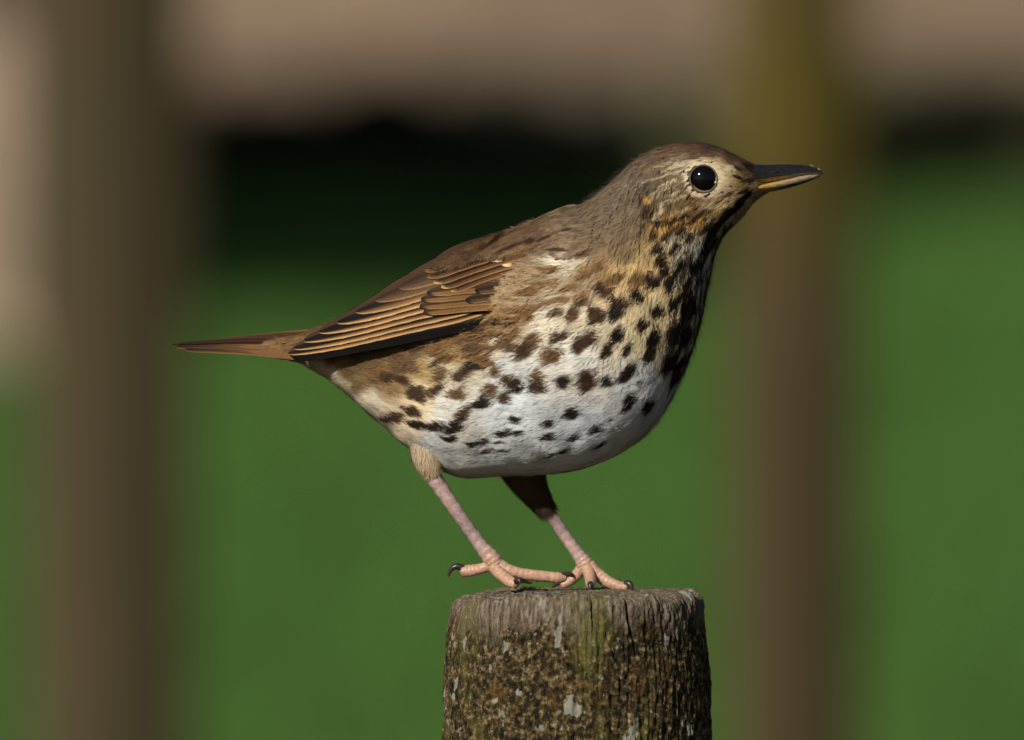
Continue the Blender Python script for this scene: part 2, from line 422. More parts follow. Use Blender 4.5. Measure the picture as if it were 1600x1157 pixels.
ad = N(t, 'ShaderNodeMath'); ad.operation = 'MULTIPLY_ADD'; t.links.new(patch, ad.inputs[0]); ad.inputs[1].default_value = 1.9
sb = N(t, 'ShaderNodeMath'); sb.operation = 'SUBTRACT'; t.links.new(mr.outputs[0], sb.inputs[0]); sb.inputs[1].default_value = .98
t.links.new(sb.outputs[0], ad.inputs[2])
c = mix(t, ramp(t, ad.outputs[0], [(.25, (0, 0, 0)), (.7, (1, 1, 1))]), crust, wood)
orange = ramp(t, sp2, [(.55, (0, 0, 0)), (.70, (.6, .6, .6))])
c = mix(t, orange, c, mix(t, sp1, (.04, .02, .005), (.22, .105, .025)))
moss = ramp(t, patch2, [(.53, (0, 0, 0)), (.66, (.65, .65, .65))])
c = mix(t, moss, c, mix(t, sp1, (.02, .022, .005), (.25, .24, .05)))
pale = ramp(t, noise(t, mapping(t, (1, 1, .75)), 165, 3, .5), [(.625, (0, 0, 0)), (.65, (.8, .8, .8))])
c = mix(t, pale, c, mix(t, sp1, (.14, .13, .10), (.50, .48, .40)))
speck = ramp(t, sp3, [(.68, (0, 0, 0)), (.76, (.6, .6, .6))])
c = mix(t, speck, c, (.5, .47, .4))
t.links.new(c, b.inputs['Base Color']); b.inputs['Roughness'].default_value = .9; b.inputs['Specular IOR Level'].default_value = .15
ma = N(t, 'ShaderNodeMath'); ma.operation = 'ADD'; t.links.new(sp1, ma.inputs[0]); t.links.new(grain, ma.inputs[1])
bump(t, b, ma.outputs[0], .8, .0012)

PX0, PR = 900, 206 / S
nth = 760
an = np.linspace(0, 2 * np.pi, nth, endpoint=False)
dep = np.concatenate([np.linspace(0, .010, 40), np.linspace(.0104, .062, 120), np.linspace(.075, 1.3, 30)])
A, Dp = np.meshgrid(an, dep, indexing='xy')   # rows = depth
ca, sa = np.cos(A), np.sin(A)
lump = 0.0016 * (fbm(np.stack([ca * 2.0, sa * 2.0, Dp * 22], -1), 3) - .5) * 2
fine = 0.0009 * (fbm(np.stack([ca * 34, sa * 34, Dp * 300], -1), 4) - .5) * 2 + 0.0006 * (fbm(np.stack([ca * 60, sa * 60, Dp * 60], -1), 3) - .5) * 2
R = PR * (0.955 + .045 * sstep(.0, .04, Dp)) - 0.0030 * np.exp(-Dp / .0014) * (0.6 + .8 * fbm(np.stack([ca * 3, sa * 3, Dp * 0], -1), 2)) + lump + fine
R = R + 0.002 * sstep(.012, .03, Dp) * np.clip(ca - .3, 0, 1) - .0025 * np.exp(-Dp / .006) * np.clip(-ca - .75, 0, 1) * 4
# drying cracks
def crack(x_px, d1, wid, deep, wig):
    global R
    a0 = math.asin((x_px - PX0) / (PR * S)); th = -math.pi / 2 + a0
    path = th + wig * np.sin(Dp * 90) * .3 + wig * sstep(.006, .02, Dp) + .006 * (vnoise(np.stack([Dp * 700, Dp * 0, Dp * 0 + x_px], -1)) - .5)
    dlt = np.abs((A - path + np.pi) % (2 * np.pi) - np.pi) * PR
    R = R - deep * np.exp(-(dlt / wid) ** 2) * (1 - sstep(d1 * .7, d1, Dp))
crack(981, .021, .00032, .006, .05); crack(925, .012, .00025, .0016, .01); crack(845, .016, .00025, .0014, -.01); crack(1035, .014, .0003, .0014, .01); crack(760, .018, .0003, .0013, .02)
PXc = W(PX0, 0)[0]
topz = .0036 * (fbm(np.stack([ca * 9, sa * 9, 0 * A], -1), 4) - .5) * 2 * np.exp(-Dp / .002) - .0030 * np.exp(-Dp / .003) * sstep(.7, 1.0, -ca) - .0012 * np.exp(-Dp / .003) * sstep(.2, 1., ca)
V = np.stack([PXc + R * ca, R * sa, ZTOP - Dp + topz], -1).reshape(-1, 3)
F = grid_faces(len(dep), nth, True)[:, ::-1]
# end-grain top: rings inward
rows = 36; Vt = []; base_i = len(V)
for k in range(1, rows + 1):
    q = 1 - k / rows * .985
    rr = R[0] * q
    x, y = rr * np.cos(an), rr * np.sin(an)
    zz = topz[0] * q ** 3 + .0014 * (fbm(np.stack([x * 700, y * 700, 0 * x], -1), 4) - .5) + .0009 * (1 - q)
    Vt.append(np.stack([PXc + x, y, ZTOP + zz], -1))
Vt = np.concatenate(Vt)
Ft = []
prev = np.arange(nth)
for k in range(rows):
    cur = base_i + k * nth + np.arange(nth)
    Ft.append(np.stack([prev, np.roll(prev, -1), np.roll(cur, -1), cur], -1)); prev = cur
Ft = np.concatenate(Ft)
post = mesh_obj('wooden_post', np.vstack([V, Vt]), np.vstack([F, Ft]), m_post)
tag(post, 'weathered round wooden post crusted with lichen, the bird standing on it', 'post')

# ------------------------------------------------------------------ THE BIRD
ST = [  # top x,y, bottom x,y, half width, centreline depth
 (405, 538, 405, 550, 5, 38), (425, 533, 425, 557, 11, 36), (443, 529, 443, 561, 17, 34), (465, 525, 465, 566, 24, 32), (495, 514, 492, 580, 36, 28), (535, 500, 530, 606, 54, 24), (600, 474, 588, 656, 82, 18),
 (665, 444, 644, 703, 108, 12), (735, 410, 712, 743, 132, 8), (805, 374, 800, 742, 148, 4), (860, 347, 880, 737, 152, 0),
 (905, 324, 956, 714, 146, 0), (935, 303, 1020, 666, 134, 0), (957, 284, 1066, 585, 117, 0), (975, 267, 1093, 505, 100, 0),
 (990, 254, 1107, 437, 86, 0), (1010, 241, 1118, 392, 77, 0), (1040, 229, 1134, 364, 71, 0), (1075, 224, 1151, 344, 66, 0),
 (1110, 228, 1166, 328, 57, 0), (1140, 240, 1178, 315, 43, 0), (1166, 253, 1187, 308, 29, 0), (1186, 261, 1194, 303, 18, 0), (1202, 265, 1204, 298, 8, 0)]
NT, NH = 330, 288
sp_ = cat_spline(np.array(ST, float), NT)
th_ = np.linspace(0, np.pi, 20001); xs_ = np.sin(th_) ** .74; ys_ = np.cos(th_)
al_ = np.concatenate([[0], np.cumsum(np.hypot(np.diff(xs_), np.diff(ys_)))])
THh = np.interp(np.linspace(0, al_[-1], NH // 2, endpoint=False), al_, th_); TH = np.concatenate([THh, THh + np.pi])
cxm, czm = (sp_[:, 0] + sp_[:, 2]) / 2, (sp_[:, 1] + sp_[:, 3]) / 2
hx, hz = (sp_[:, 0] - sp_[:, 2]) / 2, (sp_[:, 1] - sp_[:, 3]) / 2
ct, stn = np.cos(TH), np.sin(TH)
GPX = cxm[:, None] + hx[:, None] * ct
GPY = czm[:, None] + hz[:, None] * ct
sexp = np.interp(sp_[:, 4], [20, 70, 110, 150], [.95, .88, .76, .70])[:, None]
GY = sp_[:, 5:6] - sp_[:, 4:5] * np.sign(stn) * np.abs(stn) ** sexp * (1 - .08 * ct)
G = np.stack([GPX, GY, -GPY], -1)          # bird space: px right, depth, up
Gt = np.gradient(G, axis=0)
Gh = (np.roll(G, -1, 1) - np.roll(G, 1, 1)) / 2
Gn = np.cross(Gh, Gt); Gn /= np.linalg.norm(Gn, axis=2)[..., None] + 1e-9
if Gn[NT // 2, NH // 4, 1] > 0: Gn = -Gn
def g2w(P):
    return np.stack([(P[..., 0] - 800) / S, P[..., 1] / S, ZTOP + (925 + P[..., 2]) / S], -1)
def bil(A_, ti, hi):
    ti = np.clip(ti, 0, NT - 1.001); i = ti.astype(int); f = (ti - i)[..., None]
    j = np.floor(hi).astype(int); g = (hi - j)[..., None]; j0 = j % NH; j1 = (j + 1) % NH
    return (A_[i, j0] * (1 - f) * (1 - g) + A_[i + 1, j0] * f * (1 - g) + A_[i, j1] * (1 - f) * g + A_[i + 1, j1] * f * g)
near_sel = (Gn[..., 1] < -.02)
nearP = G[near_sel]; nearN = Gn[near_sel]
RB = 3.0; rw, rh = 310, 190; rx0, ry0 = 400, 190
acc = np.zeros((rw, rh)); cnt = np.zeros((rw, rh))
for dt_ in (0, .33, .67):
    for dh_ in (0, .33, .67):
        q_ = bil(G, (ii0 := np.repeat(np.arange(NT), NH)) + dt_, np.tile(np.arange(NH), NT) + dh_)
        q_ = q_[q_[:, 1] < np.repeat(sp_[:, 5], NH)]
        a_ = np.clip(((q_[:, 0] - rx0) / RB).round().astype(int), 0, rw - 1); b_2 = np.clip(((-q_[:, 2] - ry0) / RB).round().astype(int), 0, rh - 1)
        np.add.at(acc, (a_, b_2), q_[:, 1]); np.add.at(cnt, (a_, b_2), 1)
ymap = np.where(cnt > 0, acc / np.maximum(cnt, 1), 0.0)
for _ in range(3):
    ymap = (ymap + np.roll(ymap, 1, 0) + np.roll(ymap, -1, 0) + np.roll(ymap, 1, 1) + np.roll(ymap, -1, 1)) / 5
def body_y(px, py):
    a_ = np.clip((np.ravel(px).astype(float) - rx0) / RB, 0, rw - 1.01); b_2 = np.clip((np.ravel(py).astype(float) - ry0) / RB, 0, rh - 1.01)
    i_ = a_.astype(int); j_ = b_2.astype(int); f = a_ - i_; g = b_2 - j_
    return ymap[i_, j_] * (1 - f) * (1 - g) + ymap[i_ + 1, j_] * f * (1 - g) + ymap[i_, j_ + 1] * (1 - f) * g + ymap[i_ + 1, j_ + 1] * f * g

# ---- plumage colours: ground colour control points (side view) -> sRGB of the feather in sun
BASE = [
 (1080,226,92,68,52),(1020,243,104,84,67),(1045,236,100,78,60),(1140,246,78,56,40),(1110,234,82,60,46),(1165,256,74,56,40),(1185,266,60,48,38),
 (1060,256,138,120,96),(1035,262,126,108,86),(1122,262,168,148,112),(1140,275,176,152,110),(1152,284,150,120,76),(1130,292,170,150,118),(1165,275,95,72,46),
 (1050,290,136,118,94),(1030,302,120,102,80),(1060,318,128,104,74),(1010,300,118,102,84),(1095,318,150,124,88),(1085,330,140,108,66),(1030,330,112,92,68),
 (985,290,122,106,88),(960,320,122,105,86),(930,345,122,104,83),(990,330,122,105,85),(965,370,126,106,82),(1000,360,128,108,82),(935,385,132,110,84),(970,400,140,116,84),
 (1140,318,196,166,118),(1120,335,200,166,112),(1090,350,178,132,70),(1050,357,206,156,76),(1028,356,206,160,84),(1080,378,222,200,165),(1050,380,228,206,172),(1165,312,190,165,120),(1178,306,150,125,90),
 (1130,350,196,180,156),(1110,390,196,184,164),(1095,430,190,180,164),(1060,410,200,180,150),(1030,405,196,166,116),(1010,395,168,140,98),
 (1000,430,206,172,118),(1050,470,208,184,136),(1030,455,208,180,128),(965,432,196,162,112),(940,425,176,142,98),(915,430,186,162,128),(900,440,190,168,138),(868,410,206,192,168),(890,414,196,180,154),(845,432,182,158,124),(820,440,176,148,112),
 (830,470,196,178,148),(800,475,178,152,116),(775,500,150,120,78),(745,512,108,84,52),(700,535,112,88,56),(650,540,102,82,54),(850,500,218,204,180),(890,480,214,196,168),(760,535,214,196,166),(720,545,152,122,80),(690,565,206,188,150),
 (660,575,160,132,88),(640,560,108,86,55),(900,560,226,218,204),(950,520,220,202,170),(1000,520,222,200,158),(1040,520,214,190,146),(980,480,216,192,148),
 (800,640,228,224,214),(800,580,226,218,200),(700,640,226,214,192),(650,620,218,196,156),(615,600,150,122,78),(590,585,104,82,52),(560,565,92,72,46),(600,548,96,78,52),(520,556,92,70,44),(545,585,104,82,52),(535,598,196,178,146),(510,596,192,182,166),(505,585,170,150,115),
 (575,628,216,202,176),(605,655,206,188,160),(560,600,136,110,74),(640,660,214,194,162),(680,690,222,214,200),
 (1000,600,224,216,204),(1060,560,214,198,168),(1080,500,206,186,156),(800,740,222,218,208),(980,700,222,214,202),(900,680,226,222,214),(1030,640,222,214,200),
 (850,362,108,88,68),(800,384,100,78,58),(750,405,94,70,50),(700,425,88,64,44),(600,475,88,62,40),(500,525,98,70,44),(460,535,110,82,52),(880,380,118,98,75),(820,400,116,95,70)]
BASE = np.array(BASE, float); BXY = BASE[:, :2]; BC = lin(BASE[:, 2:])
bx_, by_ = BXY[:, 0], BXY[:, 1]
def regrade(sel, m): BC[sel] *= np.array(m)
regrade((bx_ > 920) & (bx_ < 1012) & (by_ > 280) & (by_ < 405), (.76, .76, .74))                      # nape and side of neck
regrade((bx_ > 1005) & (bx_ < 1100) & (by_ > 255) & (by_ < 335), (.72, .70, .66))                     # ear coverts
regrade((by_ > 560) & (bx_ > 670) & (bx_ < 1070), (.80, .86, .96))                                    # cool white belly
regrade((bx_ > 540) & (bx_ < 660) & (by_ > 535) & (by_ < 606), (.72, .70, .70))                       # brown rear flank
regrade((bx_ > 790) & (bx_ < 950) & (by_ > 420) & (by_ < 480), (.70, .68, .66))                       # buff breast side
def base_col(px, py):
    px = np.ravel(px); py = np.ravel(py); out = np.empty((len(px), 3))
    for k in range(0, len(px), 20000):
        d2 = (px[k:k + 20000, None] - BXY[None, :, 0]) ** 2 + (py[k:k + 20000, None] - BXY[None, :, 1]) ** 2
        w = 1 / (d2 + 60) ** 2.2
        out[k:k + 20000] = (w @ BC) / w.sum(1)[:, None]
    return out * 1.22

# ---- spots: (x, y, half length, half width, angle deg (0 = along +x, 90 = up), tone)
DK, MB, LB, OB = (36, 25, 17), (62, 44, 29), (92, 70, 47), (108, 80, 46)
def z4(u, v): return (560 + u / 2.963, 540 + v / 2.963)
def z2(u, v): return (780 + u / 4.451, 340 + v / 4.451)
def z6(u, v): return (540 + u / 4.444, 320 + v / 4.444)
SP = []
def sp4(u, v, a, b_, ang, tone): SP.append(z4(u, v) + (a / 2.963, b_ / 2.963, ang, tone))
def sp2f(u, v, a, b_, ang, tone): SP.append(z2(u, v) + (a / 4.451, b_ / 4.451, ang, tone))
def sp6(u, v, a, b_, ang, tone): SP.append(z6(u, v) + (a / 4.444, b_ / 4.444, ang, tone))
for q in [(470,125,46,28,28,MB),(545,88,52,28,18,DK),(622,118,34,30,40,LB),(690,152,40,34,-20,MB),(738,182,34,32,40,DK),(610,200,32,27,0,LB),(675,230,36,27,-8,MB),
          (830,143,40,34,35,LB),(822,200,34,42,50,MB),(938,170,36,42,80,DK),(1060,160,54,46,40,MB),(1040,195,34,20,50,MB),(1150,165,34,28,50,DK),(1232,130,62,26,42,DK),
          (875,45,46,36,60,LB),(755,30,40,34,40,LB),(720,337,33,18,0,DK),(665,397,31,19,15,DK),(738,396,31,14,8,DK),(875,355,33,18,15,DK),(870,413,31,17,18,DK),
          (980,305,42,27,28,DK),(978,418,29,19,25,DK),(1085,390,33,21,40,DK),(1245,262,50,27,58,DK),(1155,345,16,8,50,DK),(520,447,25,19,0,DK),(580,443,31,15,5,DK),(650,440,26,8,10,DK),
          (480,315,48,26,32,MB),(570,262,52,28,25,DK),(270,365,52,20,-12,DK),(350,370,48,24,-5,DK),(440,370,46,28,30,DK),(410,420,40,14,0,DK),(450,215,42,30,20,LB),
          (275,215,52,32,-20,MB),(350,205,50,26,28,MB),(150,338,62,24,8,MB),(250,302,46,24,-22,MB),(110,128,50,24,-10,MB),(195,150,46,22,-25,MB),(400,55,44,26,10,OB),(380,125,40,30,45,LB),
          (1290,165,15,12,50,MB),(1340,285,40,18,55,DK),(1120,450,30,12,35,DK),(950,480,34,10,25,DK),(880,510,26,9,20,MB),(600,480,30,10,8,MB),(665,485,26,8,5,MB)]: sp4(*q)
for q in [(715,505,72,50,-30,MB),(770,560,44,32,-30,MB),(560,580,52,42,30,LB),(945,545,50,56,60,DK),(950,425,72,50,35,OB),(1045,450,56,60,60,DK),(668,665,62,66,60,MB),(640,720,40,40,60,MB),
          (495,680,44,40,50,LB),(395,665,50,28,10,LB),(835,608,58,42,30,MB),(800,680,60,46,60,DK),(1080,650,54,38,65,DK),(975,745,58,40,65,DK),(600,855,80,50,30,MB),(545,890,48,50,60,MB),
          (370,955,56,50,60,LB),(205,865,66,50,40,LB),(150,930,60,44,45,MB),(50,880,56,46,60,LB),(800,820,64,48,60,DK),(740,925,62,38,45,DK),(880,930,50,40,50,DK),(1050,850,80,44,62,DK),(1040,950,66,40,65,DK),
          (1190,610,62,32,70,DK),(1190,830,100,48,72,DK),(1170,1010,90,46,75,DK),(1330,640,80,32,78,DK),(1290,830,90,36,75,DK),(1380,720,70,22,78,DK),(820,425,42,34,50,MB),(420,820,62,30,20,MB),(390,850,40,22,40,MB),
          (170,680,66,36,10,OB),(60,720,76,44,5,OB),(1190,450,70,44,60,DK),(1080,230,50,40,40,DK),(1110,300,46,34,50,DK),(1210,230,60,36,55,DK),(1130,390,50,40,55,DK),(1240,340,60,26,60,DK),(1300,480,70,22,72,DK),
          (1250,560,50,24,70,DK),(1250,720,50,22,70,DK),(1320,330,60,22,68,DK),(1390,230,70,24,62,DK),(1370,420,60,18,75,DK),(1420,520,50,12,78,DK),(1300,980,60,22,68,DK),(1360,880,60,14,75,DK),
          (1060,140,44,22,35,MB),(1230,90,60,24,20,OB),(1300,150,50,22,30,MB),(560,250,70,40,10,LB),(440,195,40,22,10,MB),(300,180,60,18,30,MB),(240,70,60,16,35,MB)]: sp2f(*q)
for q in [(900,930,120,44,8,LB),(1120,970,50,46,60,LB),(1440,1050,56,42,65,LB),(690,1065,70,30,12,OB),(590,1010,80,34,12,LB),(1010,880,90,40,18,OB),(870,800,80,34,15,OB),(1250,770,60,40,15,OB),(1560,760,54,40,40,LB),(760,930,70,30,15,LB),(430,1090,60,30,-20,LB)]: sp6(*q)
r3 = np.random.default_rng(41)
for k in range(36):
    f_ = r3.random(); x = np.interp(f_, [0, .3, .6, 1], [1118, 1088, 1072, 1040]) + r3.normal(0, 11); y = np.interp(f_, [0, .3, .6, 1], [372, 440, 520, 610]) + r3.normal(0, 8)
    SP.append((x, y, r3.uniform(8, 14), r3.uniform(3.5, 6), np.interp(f_, [0, 1], [58, 66]) + r3.normal(0, 8), DK))
for k in range(34):
    f_ = r3.random(); x = 600 + 190 * f_ + r3.normal(0, 14); y = np.interp(f_, [0, 1], [575, 515]) + r3.normal(0, 16)
    SP.append((x, y, r3.uniform(10, 20), r3.uniform(4, 8), r3.normal(14, 14), [LB, MB, OB, LB][k % 4]))
for k, q in enumerate([(852, 446, 22, 6, 8), (822, 458, 20, 7, 14), (884, 452, 18, 7, 20), (908, 432, 16, 8, 30), (872, 472, 20, 6, 14), (836, 480, 22, 6, 12), (800, 486, 20, 6, 14), (930, 418, 16, 8, 35), (905, 462, 12, 7, 30), (858, 424, 18, 4, 5), (790, 508, 24, 7, 12), (955, 440, 13, 8, 40)]):
    SP.append(q + ((120, 92, 60) if k % 2 else (132, 104, 72),))
# face strokes
for q in [(1150,320,17,5,42,DK),(1128,340,18,6,50,DK),(1112,362,18,7,55,DK),(1100,385,16,6,60,DK),(1165,306,12,4,35,DK),(1090,338,16,4,22,MB),(1062,340,16,4,22,DK),(1040,350,14,5,18,DK),(1018,345,14,6,-30,DK),(1008,330,10,5,-60,MB),
          (1060,366,14,4,25,DK),(1038,372,10,5,35,DK),(1120,318,12,3,30,MB),(1105,332,10,3,25,OB),(1135,305,10,3,25,LB),(1172,263,16,6,-25,DK),(1150,277,10,3,-20,MB),(1090,310,20,3,10,LB),(1182,268,12,6,-10,DK),(1168,282,12,3,10,MB),(1150,264,9,3,-25,MB),(1160,300,10,3,20,MB),(1075,348,12,3,20,DK),(1095,360,12,4,30,DK),(1048,362,10,3,20,MB),(1022,356,8,3,30,MB),(1140,332,12,4,45,DK),(1000,318,8,3,70,MB)]:
    SP.append(q)
# pale marks
PALE = [(1070,258,16,5,15,(186,166,136)),(1046,262,12,3.5,20,(178,160,132)),(1030,276,14,2.6,25,(176,158,128)),(1042,288,15,2.4,20,(182,162,130)),(1028,300,14,2.2,22,(176,158,126)),(1048,306,15,2.4,18,(182,160,126)),(1036,320,14,2.4,24,(186,164,128)),(1060,312,12,2,10,(180,158,122)),(1010,286,12,2,30,(160,142,116)),(1016,312,11,2,28,(162,144,116)),(1056,270,14,2.4,18,(180,162,134)),(1034,258,12,2.2,25,(162,144,118)),
        (1026,334,13,4,40,(190,168,132)),(1062,330,14,2.6,15,(184,156,108)),(1008,315,5,5,0,(178,136,74)),(1126,284,10,8,0,(190,170,134)),(1136,266,9,7,20,(196,176,138)),(1104,322,12,5,20,(192,168,128)),(1128,318,14,5,30,(206,176,126)),(1076,385,20,7,15,(232,216,188)),(1100,352,16,3,45,(210,184,140)),(1086,400,14,3,55,(210,200,184)),(1098,420,18,3,65,(206,198,184)),(1082,440,16,3,60,(206,196,178)),(1060,440,14,5,50,(206,190,156)),(1092,455,20,3,72,(204,196,182)),(1020,470,14,5,55,(220,200,160))]

def lift_axis(n, ax):       # lift an image-plane axis onto the tangent plane
    n = n.copy(); ny = n[1] if abs(n[1]) > .35 else (-.35 if n[1] <= 0 else .35)
    v = np.array([ax[0], 0, ax[1]]); v[1] = -(n[0] * v[0] + n[2] * v[2]) / ny
    l = np.linalg.norm(v); s0 = math.hypot(*ax)
    return v / l, min(l / s0, 1.9)
def spot_frame(x, y, a, b_, ang):
    d = (nearP[:, 0] - x) ** 2 + (-nearP[:, 2] - y) ** 2
    j = d.argmin(); c = nearP[j]; n = nearN[j]
    r = math.radians(ang)
    u, su = lift_axis(n, (math.cos(r), math.sin(r)))
    v = np.cross(n, u)
    vp = v.copy(); vp[1] = 0; sv = 1 / max(np.linalg.norm(vp), .52)
    return c, u, v, a * su, b_ * sv
FR = []
for s_ in SP: FR.append(spot_frame(*s_[:5]) + (lin(s_[5]) * 1.05, 0, None))
# the front of the breast, out of sight from here: more of the same spots
r2 = np.random.default_rng(77)
for k in range(60):
    ti = r2.uniform(170, 245); hi = r2.uniform(NH * .37, NH * .63)
    c = bil(G, np.array([ti]), np.array([hi]))[0]; n_ = bil(Gn, np.array([ti]), np.array([hi]))[0]
    if n_[1] < -.35 or n_[1] > .35: continue
    d = -bil(Gt, np.array([ti]), np.array([hi]))[0]; d /= np.linalg.norm(d)
    FR.append((c, d, np.cross(n_, d), r2.uniform(10, 15), r2.uniform(6, 9), lin(DK), 0, 'front'))
FRP = [spot_frame(*s_[:5]) + (lin(s_[5]) * 1.2, 1, None) for s_ in PALE]

def colour(P, jit, edge):
    """albedo at bird-space points; jit shifts the lookup a little, edge is a per-point threshold noise"""
    wp = np.stack([vnoise(P * .075 + o_) + .5 * vnoise(P * .17 + o_) for o_ in (3.1, 17.7, 31.3)], -1) - .75
    Q = P + jit + wp * np.clip((1120 - P[:, 0:1]) / 60, .35, 1) * 7.5
    Qm = Q.copy(); far = Q[:, 1] > 0; Qm[:, 1] = -np.abs(Q[:, 1])
    c = base_col(Qm[:, 0], -Qm[:, 2])
    for grp in (FR, FRP):
        for (C, u, v, a, b_, tone, soft, kind) in grp:
            QQ = Q if kind == 'front' else Qm
            R_ = max(a, b_) * 1.35
            idx = np.nonzero((np.abs(QQ[:, 0] - C[0]) < R_) & (np.abs(QQ[:, 2] - C[2]) < R_) & (np.abs(QQ[:, 1] - C[1]) < R_ * 1.5))[0]
            if len(idx) == 0: continue
            d = QQ[idx] - C
            p = d @ u / a; q = d @ v / b_
            q = q * (1 - .28 * p)          # fan a little wider at one end
            rr = np.sqrt(p * p + q * q) / 1.18 + edge[idx] * .12
            m = 1 - sstep(.74, 1.06, rr)
            if soft: m = m * .95
            rim = sstep(.35, .95, rr) * (0 if soft else .55)
            tn = tone[None] * (1 + rim[:, None] * np.array([1.1, .95, .8]))
            c[idx] = c[idx] * (1 - m[:, None]) + tn * m[:, None]
    return c

# ---- body under the feathers
bird = empty('song_thrush', W(905, 925))
tag(bird, 'brown backed thrush with spotted white breast standing on the wooden post', 'bird')
BL = np.array(bird.location)
nsub = 2
Pb = (G - Gn * 3.0)[::1, ::2]
Pf = Pb.reshape(-1, 3)
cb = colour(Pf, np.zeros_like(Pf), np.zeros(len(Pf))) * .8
ring0 = Pb[0].mean(0); ring1 = Pb[-1].mean(0)
Vb = np.vstack([g2w(Pf), g2w(ring0[None]), g2w(ring1[None])]) - BL
nh2 = NH // 2
Fb = grid_faces(NT, nh2, True)
j = np.arange(nh2); j1 = (j + 1) % nh2
capf = np.concatenate([np.stack([np.full(nh2, len(Pf)), j1, j, j], -1), np.stack([np.full(nh2, len(Pf) + 1), (NT - 1) * nh2 + j, (NT - 1) * nh2 + j1, (NT - 1) * nh2 + j1], -1)])
me = bpy.data.meshes.new('body')
me.from_pydata([tuple(v) for v in Vb], [], [tuple(q) for q in Fb] + [tuple(q[:3]) for q in capf]); me.update()
me.polygons.foreach_set('use_smooth', np.full(len(me.polygons), True))
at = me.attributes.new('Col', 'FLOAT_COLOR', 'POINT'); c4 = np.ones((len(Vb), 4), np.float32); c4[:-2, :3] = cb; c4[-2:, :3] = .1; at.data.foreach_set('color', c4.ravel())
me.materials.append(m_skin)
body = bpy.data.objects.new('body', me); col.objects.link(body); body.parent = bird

# ---- the wing's surface
def itp(x, xs, ys): return np.interp(x, xs, ys)
def wing_low(px): return itp(px, [440, 454, 537, 600, 654, 730, 800, 880, 930], [560, 552, 524, 508, 492, 474, 455, 425, 400])
def wing_y(px, py):
    px = np.ravel(px).astype(float); py = np.ravel(py).astype(float)
    yl = itp(px, [440, 454, 540, 600, 700, 780, 850, 910], [-38, -42, -78, -98, -122, -134, -130, -116])
    H = itp(px, [440, 520, 600, 700, 800, 900], [34, 55, 78, 108, 135, 150])
    h = np.clip((wing_low(px) - py) / H, -.3, .97)
    y = yl * np.sqrt(1 - np.maximum(h, 0) ** 2 * .93) + itp(px, [440, 600, 800], [14, 6, 0])
    by = body_y(px, py)
    k = sstep(690, 800, px)
    return np.minimum(y * (1 - k) + (by - 3.0) * k, by - 3.0)

def feather(name, parent, root, tip, width, bend, layer, c_out, c_in, c_tip=None, tipf=.05, shaft=-.3, mirror=False, tilt=3.0, nu=30, nv=9, tipround=.12, yfun=wing_y, camber=.5, c_edge=None, seed=0, texp=2.2, sharp=.25):
    root = np.array(root, float); tip = np.array(tip, float)
    d = tip - root; Ln = np.linalg.norm(d); dn = d / Ln; nn = np.array([-dn[1], dn[0]])
    if nn[1] > 0: nn = -nn             # nn points up in the picture (py decreasing)
    u = np.linspace(0, 1, nu); u = 1 - (1 - u) ** 1.35
    v = np.linspace(-1, 1, nv)
    cen = root + d * u[:, None] + nn * (bend * 4 * u * (1 - u))[:, None]
    e = np.clip((u - (1 - tipround)) / tipround, 0, 1)
    wprof = width * (.55 + .45 * sstep(0, .25, u)) * np.sqrt(np.clip(1 - e ** texp, 0.0004, 1))
    UU, VV = np.meshgrid(u, v, indexing='ij')
    rg = np.random.default_rng(seed + 1000)
    rag = (rg.random((nu, 1)) - .5) * .05
    off = VV * wprof[:, None] * (1 + np.where(np.abs(VV) > .95, rag, 0))
    PX = cen[:, 0:1] + nn[0] * off; PY = cen[:, 1:2] + nn[1] * off
    yb = yfun(PX, PY).reshape(PX.shape)
    kr = sstep(0, .2, UU)
    y = yb - layer * kr - camber * (1 - VV ** 2) - tilt * (-VV) * .5 + 9 * (1 - kr)
    P = np.stack([PX, y, -PY], -1)
    if mirror: P[..., 1] *= -1
    c_out = lin(c_out) * 1.15; c_in = lin(c_in) * 1.15
    k = sstep(shaft - sharp * .5, shaft + sharp, VV)[..., None]
    k2 = sstep(.1, .55, VV)[..., None] * .75
    c = (c_out * (1 - k) + c_in * k) * (1 - k2) + lin((72, 53, 38)) * 1.1 * k2
    if c_edge is not None:
        ke = sstep(-.74, -.95, VV)[..., None]; c = c * (1 - ke) + lin(c_edge) * 1.15 * ke
    sh = np.exp(-((VV - shaft) / .07) ** 2)[..., None] * .6
    c = c * (1 - sh * .6)
    if c_tip is not None:
        kt = sstep(1 - tipf * 1.5, 1 - tipf * .4, UU + .04 * (rg.random(UU.shape) - .5) - .03 * VV)[..., None]
        c = c * (1 - kt) + lin(c_tip) * 1.15 * kt
    c = c * (1 + .16 * (fbm(np.stack([UU * 9 + seed, VV * 2.5, UU * 0], -1), 3) - .5)[..., None] * 2)
    barb = UU * Ln - np.abs(VV - shaft) * width * 1.1
    return mesh_obj(name, (g2w(P) - BL).reshape(-1, 3), grid_faces(nu, nv), m_feat, parent, cols=c.reshape(-1, 3), attrs={'barb': barb.ravel() + seed * 13.7})

